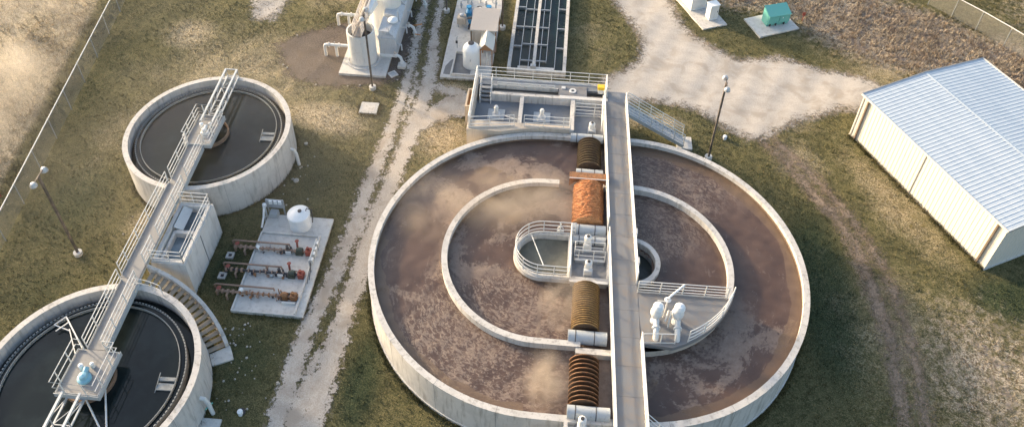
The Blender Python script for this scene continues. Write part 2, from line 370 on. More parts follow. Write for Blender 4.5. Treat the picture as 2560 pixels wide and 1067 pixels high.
LUSH_SHADE = [(15.3, 1, 2.6, 8.5, 0, .9), (-35, 4, 4, 6, 0, .6), (-34, -4, 4, 4, 0, .5), (-19, 7.0, 2.2, 2.6, 0, .55), (-12.6, -8, 1.6, 5, 0, .75), (-19.5, -7, 3, 4, 0, .6), (28, 1.5, 4, 2.2, 0, 1.), (-23, -1, 1.6, 3, 0, .7), (13.5, 22.5, 6, 1.6, -12, .5), (17, 26, 6, 2, -22, .5), (-33, 14, 4, 5, 0, .3), (1, 27, 4, 8, 0, .3)]  # greener grass; shade beside ditch, far clarifier and shed also painted dark
def gmask(x, y):
    p = path_sdf(x, y, [(12.6, 15.2, .1), (15.2, 12.4, .1), (17.2, 8.5, .1), (18.9, 4.5, .1), (19.3, 0, .1), (18.9, -5, .1), (18.2, -14, .1)])
    bare = np.maximum(blobs(x, y, BARE), .46*np.exp(-(np.maximum(p, 0)/1.9)**2))
    e = np.maximum(poly_sdf(x, y, ROAD), 0); bare = np.maximum(bare, .6*np.exp(-(e/.9)**2)); e = np.maximum(trk(x, y), 0); bare = np.maximum(bare, .42*np.exp(-(e/.6)**2))
    f = np.clip(((-38.24-(y-.71)*.1395)-x-1.3)/1.5, 0, 1); f2 = np.exp(-(((-38.24-(y-.71)*.1395)-x-.7)/1.0)**2); bare = np.maximum(bare, .38*f2)
    return np.stack([np.maximum(np.maximum(blobs(x, y, DRY_SUNLIT), .9*f*f), .16), blobs(x, y, BRUSH), bare, blobs(x, y, LUSH_SHADE)], 1)
def gz(x, y):
    return .035*np.sin(x*.9+1.3*np.sin(y*.5))*np.cos(y*.8)+.025*np.sin(x*2.3+y*1.7)*np.sin(y*2.9-x*.6) - .02
def grid_mesh(name, xs, ys, mat, keep=None, zoff=0., attrs=None):
    X, Y = np.meshgrid(xs, ys); nx, ny = len(xs), len(ys)
    x, y = X.ravel(), Y.ravel(); z = gz(x, y)+zoff
    i = (np.arange(ny-1)[:, None]*nx+np.arange(nx-1)[None]).ravel(); q = np.stack([i, i+1, i+1+nx, i+nx], 1)
    if keep is not None:
        k = keep(x, y); q = q[(k[q].any(1))]; u, inv = np.unique(q, return_inverse=True); x, y, z = x[u], y[u], z[u]; q = inv.reshape(q.shape)
    me = bpy.data.meshes.new(name); me.vertices.add(len(x)); me.vertices.foreach_set('co', np.stack([x, y, z], 1).astype(np.float32).ravel())
    me.loops.add(q.size); me.loops.foreach_set('vertex_index', q.astype(np.int32).ravel()); me.polygons.add(len(q))
    me.polygons.foreach_set('loop_start', (np.arange(len(q))*4).astype(np.int32)); me.update(calc_edges=True); me.validate()
    me.polygons.foreach_set('use_smooth', np.ones(len(me.polygons), bool))
    me.materials.append(mat)
    if attrs: attrs(me, x, y)
    o = bpy.data.objects.new(name, me); COL.objects.link(o); return o
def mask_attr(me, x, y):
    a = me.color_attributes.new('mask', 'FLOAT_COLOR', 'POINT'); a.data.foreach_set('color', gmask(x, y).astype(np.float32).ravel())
def seg_dist(x, y, pts):
    d = np.full_like(x, 1e9)
    for (ax, ay, *_), (bx, by, *_) in zip(pts[:-1], pts[1:]):
        vx, vy = bx-ax, by-ay; t_ = np.clip(((x-ax)*vx+(y-ay)*vy)/(vx*vx+vy*vy), 0, 1); d = np.minimum(d, np.hypot(x-ax-t_*vx, y-ay-t_*vy))
    return d
def poly_sdf(x, y, poly):
    d = seg_dist(x, y, poly+[poly[0]]); ins = np.zeros(len(x), bool)
    for (ax, ay), (bx, by) in zip(poly, poly[1:]+[poly[0]]):
        c = ((ay > y) != (by > y)) & (x < (bx-ax)*(y-ay)/(by-ay+1e-12)+ax); ins ^= c
    return np.where(ins, -d, d)
def path_sdf(x, y, pts):
    d = np.full_like(x, 1e9)
    for (ax, ay, wa), (bx, by, wb) in zip(pts[:-1], pts[1:]):
        vx, vy = bx-ax, by-ay; t_ = np.clip(((x-ax)*vx+(y-ay)*vy)/(vx*vx+vy*vy), 0, 1)
        d = np.minimum(d, np.hypot(x-ax-t_*vx, y-ay-t_*vy)-(wa+(wb-wa)*t_))
    return d
def sheet(name, fn, mat, box, zoff, margin=1.3, step=.18):
    xs, ys = np.arange(box[0], box[2], step), np.arange(box[1], box[3], step)
    def at(me, x, y):
        a = me.attributes.new('sdf', 'FLOAT', 'POINT'); a.data.foreach_set('value', fn(x, y).astype(np.float32))
    return tag(grid_mesh(name, xs, ys, mat, keep=lambda x, y: fn(x, y) < margin, zoff=zoff, attrs=at), kind='structure')
ROAD = [(-1, 50), (1.2, 36), (2.11, 31.66), (3.0, 29.9), (4.03, 27.6), (4.6, 25.4), (4.4, 23.2), (2.9, 21.46), (1.4, 20.5), (1.1, 19), (1.1, 14.6), (2.5, 17.6), (4.1, 18.2), (6.0, 18.1), (8.5, 17.6), (9.96, 16.4),
        (11.1, 15.4), (12.2, 14.7), (13.3, 14.75), (14.5, 15.8), (16.2, 17.0), (18.2, 17.9), (19.9, 18.8), (21.5, 18.6), (23.4, 20.8), (23.8, 21.9), (22.9, 22.5), (21.1, 23.1), (19.5, 23.2), (17.7, 24.0),
        (16.1, 24.7), (14.4, 24.2), (12.3, 24.0), (10.8, 25.2), (9.2, 26.7), (7.95, 28.6), (7.37, 31), (7.0, 36), (5.5, 50)]
RUT_L = [(-15.3, 50, .38), (-15.0, 29.8, .33), (-14.93, 25, .36), (-14.69, 20.6, .36), (-14.71, 17.1, .36), (-14.82, 14.3, .42), (-15.05, 10.8, .45), (-15.35, 7.9, .5), (-15.54, 4.9, .5), (-15.72, 2.1, .5), (-16.0, -1.2, .5), (-16.5, -4.2, .55), (-16.7, -6.9, .55), (-16.7, -9, .6), (-16.6, -20, .6)]
RUT_R = [(-13.7, 50, .35), (-13.56, 29.9, .33), (-13.5, 25.1, .33), (-13.0, 20.8, .5), (-12.97, 17.3, .62), (-13.21, 14, .62), (-13.57, 10.1, .55), (-13.85, 7.3, .55), (-14.0, 5.0, .6), (-14.2, 2.2, .75), (-14.4, -1.0, .62), (-14.6, -4, .6), (-14.7, -6.7, .65), (-14.8, -8.7, .7), (-14.7, -20, .7)]
MID = [(-14.2, 19.5, .1), (-13.9, 17.5, .25), (-14.2, 14.0, .1)]; MID2 = [(-14.7, 5.2, .2), (-15.0, 3.5, .3), (-14.9, 1.5, .1)]; MID3 = [(-15.6, -6.4, .2), (-15.7, -9, .6), (-15.6, -20, .7)]
SPUR = [(-9.0, 16.3, 1.5), (-10.5, 15.9, 1.2), (-12.0, 14.6, .8), (-13.2, 12.8, .3)]; SPUR2 = [(-12.6, 18.2, .2), (-11.3, 17.6, .5), (-10, 17.4, .4)]
def trk(x, y): return np.minimum.reduce([path_sdf(x, y, p) for p in (RUT_L, RUT_R, MID, MID2, MID3, SPUR, SPUR2)])
xs = np.unique(np.concatenate([np.linspace(-600, -70, 12), np.arange(-70, 60, .3), np.linspace(60, 600, 12)]))
ys = np.unique(np.concatenate([np.linspace(-400, -20, 10), np.arange(-20, 60, .3), np.linspace(60, 700, 12)]))
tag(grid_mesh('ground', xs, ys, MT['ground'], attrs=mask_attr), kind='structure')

sheet('gravel_road', lambda x, y: poly_sdf(x, y, ROAD), MT['gravel'], (-3, 12, 27, 50), .03)
sheet('gravel_track', trk, MT['track'], (-19, -20, -8.5, 50), .031)
MULCH = [(-26.6, 22.0), (-24.4, 18.05), (-21.5, 17.1), (-17.4, 17.5), (-15.2, 18.7), (-14.9, 23.8), (-15.8, 28.0), (-18.5, 27.4), (-22.3, 25.2), (-24.5, 23.9)]
sheet('dark_gravel_bed', lambda x, y: poly_sdf(x, y, MULCH), MT['mulch'], (-29, 15, -13, 31), .022, margin=1.6)
RUTS = [[(12.9, 14.9, .2), (14.6, 12.6, .3), (16.1, 9.6, .3), (17.5, 6.8, .3), (18.3, 4.1, .3), (18.5, 1.6, .3), (18.7, -.8, .35), (18.5, -3.6, .3), (18.0, -10, .3)],
        [(14.2, 14.6, .2), (15.9, 12.2, .3), (17.4, 9.3, .3), (18.8, 6.4, .25), (19.6, 3.6, .2), (19.9, 0, .2), (19.8, -4, .2), (19.2, -10, .2)]]
sheet('worn_dirt_track', lambda x, y: np.minimum.reduce([path_sdf(x, y, p) for p in RUTS])+.12, MT['dirt'], (11, -14, 23, 17), .024, margin=1.8)
sheet('gravel_patch', lambda x, y: poly_sdf(x, y, [(-29.6, 25.3), (-27.9, 25.4), (-27.6, 28), (-27, 36), (-31, 36), (-30.4, 28)]), MT['gravel'], (-33, 22, -24, 38), .026)

CL = [(-26.98, 8.55, 5.74), (-26.70, -10.50, 5.90)]
SHED_O = Vector((20.1, 15.85)); SHED_D = Vector((.452, -.892)); SHED_N = Vector((.892, .452)); SHED_L, SHED_W = 13.45, 11.25
def blocked(x, y):
    b = np.zeros(len(x), bool)
    xc = np.clip(x, -2.72, 2.72); b |= np.hypot(x-xc, y) < 10.75
    for cx, cy, r in CL: b |= np.hypot(x-cx, y-cy) < r+.05
    for (x0, y0, x1, y1) in [(-21.7, -4.3, -17.0, 3.7), (-26.5, -3.1, -24.1, 1.9), (-12.2, 18.9, -8.0, 40), (-6.9, 20.1, -1.9, 45), (-8.8, 9, 1.3, 16), (-20.4, 18.5, -15.6, 40), (-17.8, 14.1, -16.3, 15.6), (-23.3, -1.9, -22.7, .4)]:
        b |= (x > x0) & (x < x1) & (y > y0) & (y < y1)
    u = (x-SHED_O.x)*SHED_D.x+(y-SHED_O.y)*SHED_D.y; v = (x-SHED_O.x)*SHED_N.x+(y-SHED_O.y)*SHED_N.y
    b |= (u > 0) & (u < SHED_L) & (v > 0) & (v < SHED_W)
    b |= poly_sdf(x, y, ROAD) < -.1; b |= trk(x, y) < -.05; b |= poly_sdf(x, y, MULCH) < -.2
    for q in PADS: b |= poly_sdf(x, y, q) < .05
    return b
PADS = [[(13.69, 29.83), (14.77, 27.31), (18.41, 28.92), (17.3, 31.5)], [(7.0, 34.0), (9.88, 27.88), (12.1, 28.82), (9.3, 35)], [(6.6, 12.9), (7.9, 12.9), (7.9, 14.2), (6.6, 14.2)]]
def blades(name, n, box, hmin, hmax, wid, per, mat, prob, lean=.6):
    x = RNG.uniform(box[0], box[2], n); y = RNG.uniform(box[1], box[3], n)
    k = (~blocked(x, y)) & (RNG.random(n) < prob(x, y)); x, y = x[k], y[k]; n = len(x)
    z = gz(x, y); V = []; 
    for i in range(per):
        a = RNG.uniform(0, 2*PI, n); h = RNG.uniform(hmin, hmax, n); w = RNG.uniform(.5, 1, n)*wid; l = RNG.uniform(.2, lean, n)*h
        ox, oy = RNG.normal(0, wid*.8, n), RNG.normal(0, wid*.8, n); px, py = -np.sin(a)*w/2, np.cos(a)*w/2
        V.append(np.stack([np.stack([x+ox-px, y+oy-py, z-.02], 1), np.stack([x+ox+px, y+oy+py, z-.02], 1), np.stack([x+ox+np.cos(a)*l, y+oy+np.sin(a)*l, z+h], 1)], 1))
    V = np.concatenate(V).reshape(-1, 3); nt = len(V)//3
    me = bpy.data.meshes.new(name); me.vertices.add(len(V)); me.vertices.foreach_set('co', V.astype(np.float32).ravel())
    me.loops.add(len(V)); me.loops.foreach_set('vertex_index', np.arange(len(V), dtype=np.int32)); me.polygons.add(nt)
    me.polygons.foreach_set('loop_start', (np.arange(nt)*3).astype(np.int32)); me.update(calc_edges=True)
    me.materials.append(mat); mask_attr(me, V[:, 0], V[:, 1])
    o = bpy.data.objects.new(name, me); COL.objects.link(o); return o
patchy = lambda x, y: .62+.38*np.sin(x*.7+2*np.sin(y*.4))*np.sin(y*.8+1.5*np.sin(x*.3))
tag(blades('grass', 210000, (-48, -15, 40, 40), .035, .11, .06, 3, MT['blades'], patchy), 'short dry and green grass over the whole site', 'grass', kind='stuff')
def fringe(n):
    P = []
    for _ in range(n):
        k = random.random(); a = random.uniform(0, 2*PI); d = abs(random.gauss(0, .12))+.02
        if k < .45: xx = random.choice((-1, 1))*L; a = random.uniform(-PI/2, PI/2); s1 = 1 if xx > 0 else -1; P.append((xx+s1*(RO_+d)*math.cos(a), (RO_+d)*math.sin(a)))
        elif k < .7: c = CL[random.randrange(2)]; P.append((c[0]+(c[2]+d)*math.cos(a), c[1]+(c[2]+d)*math.sin(a)))
        elif k < .85: u = random.uniform(0, SHED_L); p = SHED_O+SHED_D*u-SHED_N*(d+.08); P.append((p.x, p.y))
        else:
            x0, y0, x1, y1 = random.choice([(-21.55, -4.15, -17.05, 3.6), (-26.4, -3.0, -24.2, 1.85), (-12.1, 19, -8, 30), (-17.75, 14.24, -16.35, 15.5)]); e = random.randrange(4)
            P.append([(random.uniform(x0, x1), y0-d), (random.uniform(x0, x1), y1+d), (x0-d, random.uniform(y0, y1)), (x1+d, random.uniform(y0, y1))][e])
    return np.array(P)
L = 2.72; RO_ = 10.75
def tufts(name, P, hmin, hmax, wid, per, mat):
    n = len(P); x, y = P[:, 0], P[:, 1]; V = []
    for i in range(per):
        a = RNG.uniform(0, 2*PI, n); h = RNG.uniform(hmin, hmax, n); w = RNG.uniform(.5, 1, n)*wid; l = RNG.uniform(.2, .7, n)*h; ox, oy = RNG.normal(0, .04, n), RNG.normal(0, .04, n); px, py = -np.sin(a)*w/2, np.cos(a)*w/2
        V.append(np.stack([np.stack([x+ox-px, y+oy-py, 0*x-.03], 1), np.stack([x+ox+px, y+oy+py, 0*x-.03], 1), np.stack([x+ox+np.cos(a)*l, y+oy+np.sin(a)*l, h], 1)], 1))
    V = np.concatenate(V).reshape(-1, 3); me = bpy.data.meshes.new(name); me.from_pydata(V.tolist(), [], np.arange(len(V)).reshape(-1, 3).tolist()); me.materials.append(mat); mask_attr(me, V[:, 0], V[:, 1])
    o = bpy.data.objects.new(name, me); COL.objects.link(o); return o
tag(tufts('wall_grass', fringe(5200), .08, .3, .045, 5, MT['blades']), 'longer unmown grass along the foot of the tank walls and slabs', 'grass', kind='stuff')
tag(tufts('weed_tufts', np.array([(x, y) for x, y in [(random.uniform(-38, 36), random.uniform(-13, 34)) for _ in range(5200)] if not blocked(np.array([x]), np.array([y]))[0]]), .06, .2, .05, 6, MT['blades']), 'scattered coarse weed tufts in the grass', 'weeds', kind='stuff')
tag(blades('dry_brush', 42000, (8, 18, 48, 46), .15, .42, .07, 4, MT['blades'], lambda x, y: np.clip(blobs(x, y, BRUSH)*1.6-.5, 0, 1)*(.5+.5*(np.sin(x*1.7+y)*np.sin(y*1.9) > -.1)), .9), 'tall dry brush and weeds in the field behind the metal shed', 'brush', kind='stuff')
tag(blades('field_grass', 30000, (-75, -10, -40, 45), .15, .45, .07, 4, MT['blades'], lambda x, y: (x < -38.6-(y-.7)*.14)*(.4+.6*(np.sin(x*.7+y*.3)*np.sin(y*.9) > 0)), .9), 'tall pale dry grass in the field outside the left fence', 'field grass', kind='stuff')
def scrub(n, box, name, label, zone):
    """small woody weeds standing in the brush"""
    b = MB()
    for _ in range(n):
        x, y = random.uniform(box[0], box[2]), random.uniform(box[1], box[3])
        if not zone(x, y): continue
        h = random.uniform(.2, .55)
        for k in range(7):
            a = random.uniform(0, 2*PI); l = random.uniform(.3, .8)*h; p = Vector((x, y, 0)); q = p+Vector((math.cos(a)*l, math.sin(a)*l, h*random.uniform(.6, 1.1)))
            s_ = Vector((-math.sin(a), math.cos(a), 0))*.03; b.add([p-s_, p+s_, q], [(0, 1, 2)])
            for j in range(4):
                c = p.lerp(q, random.uniform(.4, 1)); w = random.uniform(.03, .08); e = Vector((random.uniform(-1, 1), random.uniform(-1, 1), random.uniform(-.5, 1)))*w; f = Vector((random.uniform(-1, 1), random.uniform(-1, 1), random.uniform(-.5, 1)))*w
                b.add([c, c+e, c+f], [(0, 1, 2)])
    me = bpy.data.meshes.new(name); me.from_pydata(b.v, [], b.f); me.materials.append(MT['scrub']); o = bpy.data.objects.new(name, me); COL.objects.link(o)
    return tag(o, label, 'weeds', kind='stuff')
m, t = M('scrub_leaves', .9); t.col(t.mix(t.noise(3, 3, .6), C4(.10, .065, .04), C4(.36, .28, .2))); MT['scrub'] = m
scrub(1500, (12, 22, 46, 46), 'woody_weeds', 'brown woody weeds scattered through the dry brush', lambda x, y: float(blobs(np.array([x]), np.array([y]), BRUSH)[0]) > .55)

# ------------------------------------------------------------------ oxidation ditch
L, RO, RM, T, ZT, ZW = 2.72, 10.685, 6.24, .36, 2.9, 2.42
ditch = thing('oxidation_ditch', 'large oval concrete ditch of brown foaming water with a ring wall inside it', 'aeration tank')
MB().band(stadium(L, RO-T), stadium(L, RO), -.15, ZT).build('outer_wall', MT['rim'], ditch, True)
MB().band(stadium(L, RO+.001), stadium(L, RO+.06), -.12, .22).build('wall_footing', MT['conc'], ditch, True)
b = MB()                                                    # middle wall in three runs, open beside the rotors
left = arc(-L, 0, RM, 90, 270, 48); lo = [(-1.95, RM)]+left+[(-1.2, -RM), (-.24, -RM)]
li = [(-1.95, RM-T)]+arc(-L, 0, RM-T, 90, 270, 48)+[(-1.2, -RM+T), (-.24, -RM+T)]
b.band(li, lo, .3, ZT, closed=False)
ro = [(2.6, -RM)]+arc(L, 0, RM, -90, 90, 48)+[(1.0, RM)]; ri = [(2.6, -RM+T)]+arc(L, 0, RM-T, -90, 90, 48)+[(1.0, RM-T)]
b.band(ri, ro, .3, ZT, closed=False)
b.build('middle_wall', MT['rim'], ditch, True)
MB().box(-.5, -6.62, .3, 2.6, -6.26, 2.86).build('middle_wall_extension', MT['rim'], ditch)
RI, TI = 1.80, .3
MB().band(stadium(L, RI-TI), stadium(L, RI), .3, ZT).build('island_wall', MT['rim'], ditch, True)
MB().box(-1.15, -1.495, .3, -.9, 1.495, ZT-.004).build('island_cross_wall', MT['conc'], ditch); MB().box(1.25, -1.495, .3, 1.5, 1.495, ZT-.004).build('island_cross_wall', MT['conc'], ditch)
MB().prism(stadium(L, RO-.1, 32), -.14, .02).build('floor_slab', MT['conc'], ditch)
MB().box(-.898, -1.494, 2.45, 1.248, 1.494, 2.62).build('drive_deck', MT['deck'], ditch)
b = MB(); ti = .004
b.band(stadium(L, RO-T-ti-.006), stadium(L, RO-T-ti), 2.3, 2.58); b.build('tide_stain', MT['tide'], ditch, True)
MB().band(stadium(L, RI+.003), stadium(L, RI+.009), 2.3, 2.56).build('tide_stain', MT['tide'], ditch, True)
MB().band(li, [(x*1.0, y) for x, y in [(px*.9985, py*.9985) for px, py in li]], 2.3, 2.55, closed=False).build('tide_stain', MT['tide'], ditch, True)
def joint(o, x, y, a, zt=2.9):                                # pour joint on the outer face and across the rim
    j = MB().box(-T-.001, -.008, zt-.2, .004, .008, zt+.0025).add([(.0, -.008, -.1), (.004, -.008, -.1), (.004, .008, -.1), (0, .008, -.1), (0, -.008, zt-.2), (.004, -.008, zt-.2), (.004, .008, zt-.2), (0, .008, zt-.2)], [(0, 1, 2, 3), (4, 5, 6, 7), (0, 1, 5, 4), (1, 2, 6, 5), (2, 3, 7, 6), (3, 0, 4, 7)]).build('wall_joint', MT['conc_dark'], o)
    j.location = (x, y, 0); j.rotation_euler = (0, 0, R(a)); return j
for a in range(-80, 271, 20):
    if 80 < a < 100: continue
    cx_ = L if a < 90 else -L; joint(ditch, cx_+(RO+.001)*math.cos(R(a)), (RO+.001)*math.sin(R(a)), a)
# waters
def water_sheet(name, outer, mat, z, hole=None, step=.22):
    xs, ys = np.arange(-14, 14, step), np.arange(-11.2, 11.2, step)
    def at(me, x, y):
        xc = np.clip(x, -L, L); r = np.hypot(x-xc, y); a = np.arctan2(y, x-xc)
        frag = np.clip(.12+.95*np.exp(-(((x+5)/5.5)**2+((y+6.8)/4)**2))+.75*np.exp(-(((x-5)/5)**2+((y-8)/4)**2))+.6*np.exp(-(((x-4)/3.5)**2+((y-3)/3)**2))+.7*np.exp(-(((x+3.5)/4)**2+((y+3.6)/2.4)**2)), 0, 1)
        edge = np.exp(-((10.3-r)/.95)**2)*(np.abs(x) > 3)*.85*np.where(x > 0, 1, np.clip((4-y)/6, 0, 1))
        edge = np.maximum(edge, .55*np.exp(-((x-3.5)/2.5)**2-((y+8.5)/2.2)**2)); edge = np.maximum(edge, .6*np.exp(-((x+7)/3.5)**2-((y-6.3)/1.6)**2)); edge = np.maximum(edge, .5*np.exp(-((x+5)/2.5)**2-((y-3)/1.6)**2))
        rm = np.where(r > 6.1, 8.4, 4.0); ang = np.where(x > 0, a, np.where(a > 0, a-PI, a+PI)); s_ = np.where(np.abs(x) <= L, np.where(y > 0, -x, x), np.where(x > 0, L+ang*rm, -L*0+ang*rm+20))
        fa = me.attributes.new('flow', 'FLOAT_VECTOR', 'POINT'); fa.data.foreach_set('vector', np.stack([s_*1.5, r*2.6, np.where(r > 6.1, 0, 9.)+np.where(np.abs(x) <= L, 0, 0)], 1).astype(np.float32).ravel())
        at_ = me.color_attributes.new('mask', 'FLOAT_COLOR', 'POINT')
        at_.data.foreach_set('color', np.stack([frag, edge, np.clip(np.exp(-((x-10.5)/3.6)**2-((y-1.5)/5.5)**2)+.9*np.exp(-((x+11)/2.6)**2-((y-.5)/4.5)**2)+.8*np.exp(-((x-5.5)/1.6)**2-((y+.5)/2.5)**2), 0, 1), 0*x+1], 1).astype(np.float32).ravel())
    o = grid_mesh(name, xs, ys, mat, keep=lambda x, y: outer(x, y), attrs=at)
    co = np.empty(len(o.data.vertices)*3, np.float32); o.data.vertices.foreach_get('co', co); co = co.reshape(-1, 3)
    x, y = co[:, 0], co[:, 1]
    co[:, 2] = z + .012*np.sin(x*5.1+2*np.sin(y*3.3))+.01*np.sin(y*7.3+x*2.1)+.03*np.exp(-((x+1.8)/1.3)**2)*np.sin(x*9+y*3)*np.cos(y*8)
    xc = np.clip(x, -L, L); d = np.hypot(x-xc, y); f = np.minimum(1, (RO-.12)/np.maximum(d, 1e-6)); co[:, 0] = xc+(x-xc)*f; co[:, 1] = y*f
    o.data.vertices.foreach_set('co', co.ravel()); o.data.update(); return tag(o, kind='structure')
def inring(x, y): xc = np.clip(x, -L, L); d = np.hypot(x-xc, y); return (d < RO-.1) & (d > RI-.3)
water_sheet('water', inring, MT['sludge'], ZW)
tag(MB().prism([(-1.16, -1.49), (-1.16, 1.49)]+arc(-L, 0, RI-TI-.01, 90, 270, 24), 2.0, 2.48).build('water', MT['grey_w']), kind='structure')
tag(MB().prism([(1.51, 1.49), (1.51, -1.49)]+arc(L, 0, RI-TI-.01, -90, 90, 24), .3, 1.85).build('water', MT['well_w']), kind='structure')

# island guard rail
isl = thing('island_guard_rail', 'curved white guard rail round the left lobe of the island in the ditch', 'railing')
pl = [(-.75, 1.72)]+arc(-L, 0, RI-.12, 90, 270, 20)+[(-1.0, -1.68)]
rails([(x, y, ZT) for x, y in pl], sp=1.0).build('curved_rail', MT['rail'], isl, True)
rails([(-1.02, -1.5, ZT), (-1.02, 1.7, ZT)], sp=1.0, r=.036).build('cross_rail', MT['rail'], isl, True)
tag(MB().tube([(-3.5, 1.35, 2.95), (-2.6, -1.2, 3.3)], .035).build('guide_rod', MT['alu']), 'thin pale rod lying diagonally across the left lobe of the island', 'rod')
sw = thing('sluice_gate', 'small white gate screw standing at the far edge of the island', 'sluice gate', (-1.7, 1.85, 2.9))
MB().box(-.22, -.05, 0, .22, .05, .12).build('frame', MT['wpaint'], sw); MB().tube([(0, 0, .1), (0, 0, .75)], .035).build('stem', MT['wpaint'], sw); MB().tube([(-.18, 0, .3), (0, 0, .5), (.18, 0, .3)], .03).build('yoke', MT['wpaint'], sw)

# rotors
def rotor(y0, y1, rad, n, mat, label, zc=2.6, th=.05, jag=.012, face=None):
    face = face or MT['disc_face']
    t_ = thing('disc_rotor', label, 'rotor', (.02, (y0+y1)/2, zc)); h = (y1-y0)/2
    MB().tube([(0, -h-.1, 0), (0, h+.1, 0)], .14, 12).build('shaft', MT['dark'], t_, True)
    for k in range(n):
        yy = -h+.1+(2*h-.2)*k/(n-1)
        pr = []
        b = MB(); seg = 40
        for j in range(seg):
            a0 = 2*PI*j/seg; rr = rad*(1+jag*2.2*(random.random()-.5))
            pr.append((rr*math.cos(a0), rr*math.sin(a0)))
        n_ = len(pr); w = th/2
        b.add([(x, yy-w, z) for x, z in pr]+[(x, yy+w, z) for x, z in pr]+[(.12*math.cos(2*PI*j/seg), yy-w*1.6, .12*math.sin(2*PI*j/seg)) for j in range(seg)]+[(.12*math.cos(2*PI*j/seg), yy+w*1.6, .12*math.sin(2*PI*j/seg)) for j in range(seg)],
              [f for j in range(seg) for f in ((j, (j+1) % seg, n_+(j+1) % seg, n_+j), (j, 2*n_+j, 2*n_+(j+1) % seg, (j+1) % seg), (n_+j, n_+(j+1) % seg, 3*n_+(j+1) % seg, 3*n_+j))])
        d_ = b.build('disc', face, t_, True)
        rb = MB(); rb.add([(x*q_, yy+o_, z*q_) for q_, o_ in ((1.012, -w*.55), (1.012, w*.55), (.93, -w-.004), (.93, w+.004)) for x, z in pr],
               [f for j in range(seg) for f in ((j, (j+1) % seg, n_+(j+1) % seg, n_+j), (2*n_+j, 2*n_+(j+1) % seg, (j+1) % seg, j), (3*n_+j, n_+j, n_+(j+1) % seg, 3*n_+(j+1) % seg))])
        rb.build('edge_band', mat, d_, True)
    return t_
rotor(7.55, 10.1, .82, 11, MT['biofilm'], 'disc rotor coated in dark film at the far side of the outer channel')
rotor(2.55, 5.95, .98, 46, MT['rust_b'], 'wide closely packed orange rotor behind the island, under the brown hood', th=.03, jag=.05, face=MT['rust_b'])
rotor(-5.1, -2.0, .80, 20, MT['rust_g'], 'closely packed golden rotor between the island and the middle wall', th=.035, jag=.015)
rotor(-9.75, -6.9, .82, 11, MT['rust'], 'rusty disc rotor with widely spaced discs at the near side of the ditch')
# covers
def cover(x0, x1, y, r, z, label, mat='cover', open_=False):
    o = thing('rotor_cover', label, 'cover', ((x0+x1)/2, y, z)); h = (x1-x0)/2
    b = MB(); b.lathe((0, 0, 0), [(r, -h), (r, h)], 20, 'x', -.25, PI+.25)
    b.lathe((0, 0, 0), [(.01, -h), (r, -h)], 20, 'x', -.25, PI+.25); b.lathe((0, 0, 0), [(.01, h), (r, h)], 20, 'x', -.25, PI+.25)
    b.build('shell', MT[mat], o, True)
    b = MB()
    for xx in (-h*.62, h*.35): b.lathe((xx, 0, 0), [(r+.012, -.025), (r+.025, 0), (r+.012, .025)], 20, 'x', -.2, PI+.2)
    b.build('strap', MT['dark'], o, True)
    return o
cover(-1.35, .95, 10.38, .34, 2.85, 'pale blue-grey rotor cover at the far rim beside the drive motor')
cover(-.85, .95, 7.0, .42, 2.72, 'grey-green rotor cover with dark straps behind the brown hood')
cover(-.95, 1.15, 2.1, .36, 2.9, 'grey rotor cover at the far edge of the island')
cover(-.9, 1.15, 1.35, .28, 2.78, 'narrow grey cover on the island just behind the upright motor')
cover(-.95, 1.25, -5.55, .40, 2.75, 'tan stained rotor cover on the middle wall at the near side')
cover(-.85, 1.4, -10.15, .36, 2.95, 'pale blue rotor cover on the near rim of the ditch')
h_ = thing('rotor_hood', 'dark brown arched hood over the far end of the orange rotor', 'hood', (0, 6.1, 2.5))
b = MB(); n = 18; xs_ = [-1.3+2.65*i/n for i in range(n+1)]
top = [(x, .92) for x in xs_]; bot = [(x, .12+.62*math.sqrt(max(0, 1-((x-.03)/1.2)**2)) if abs(x-.03) < 1.2 else .1) for x in xs_]
b.add([(x, -.05, z) for x, z in top]+[(x, -.05, z) for x, z in bot]+[(x, .05, z) for x, z in top]+[(x, .05, z) for x, z in bot],
      [f for i in range(n) for f in ((i, i+1, n+2+i, n+1+i), (2*n+2+i, 2*n+3+i, 3*n+4+i, 3*n+3+i), (i, i+1, 2*n+3+i, 2*n+2+i), (n+1+i, n+2+i, 3*n+4+i, 3*n+3+i))])
b.build('arched_plate', MT['rust'], h_); MB().box(-1.3, .06, .82, 1.35, .5, .9).build('top_plate', MT['rust'], h_)
MB().tube([(-1.3, -.08, .93), (1.35, -.08, .93)], .035).build('lip', MT['rail'], h_, True)
def splash(y, z0, label):
    o = thing('splash_plate', label, 'splash plate', (.1, y, z0)); MB().box(-1.05, -.04, -.55, 1.15, .04, 0).build('plate', MT['conc_warm'], o); MB().box(-1.1, -.09, 0, 1.2, .09, .05).build('cap', MT['rail'], o); return o
splash(-1.84, 2.9, 'stained splash plate at the near edge of the island')
# drive motors
def motor(x, y, z, label, h=.9, lean=0):
    o = thing('drive_motor', label, 'motor', (x, y, z)); MB().box(-.3, -.3, 0, .3, .3, .1).build('base', MT['galv'], o)
    MB().box(-.24, -.26, .1, .24, .2, h*.7).build('gearbox', MT['wpaint'], o, bevel=.03)
    b = MB(); b.lathe((0, .1, h*.7), [(.01, .5), (.16, .47), (.22, .4), (.22, 0), (.01, 0)], 16); b.build('motor_housing', MT['wpaint'], o, True)
    MB().lathe((0, .1, h*.7+.5), [(.01, .02), (.1, .02), (.1, -.03)], 12).build('fan_cap', MT['dark'], o, True)
    return o
motor(.02, .75, 2.62, 'tall cream drive motor on the island behind the handrail', 1.1)
motor(.1, -1.0, 2.62, 'cream drive motor on the island near edge beside the footbridge', .8)
motor(.15, 11.4, 2.62, 'small white drive motor in the far drive bay', .4)
motor(-.05, -10.9, 2.62, 'pale drive motor on the near rim at the bottom of the photo', .7)
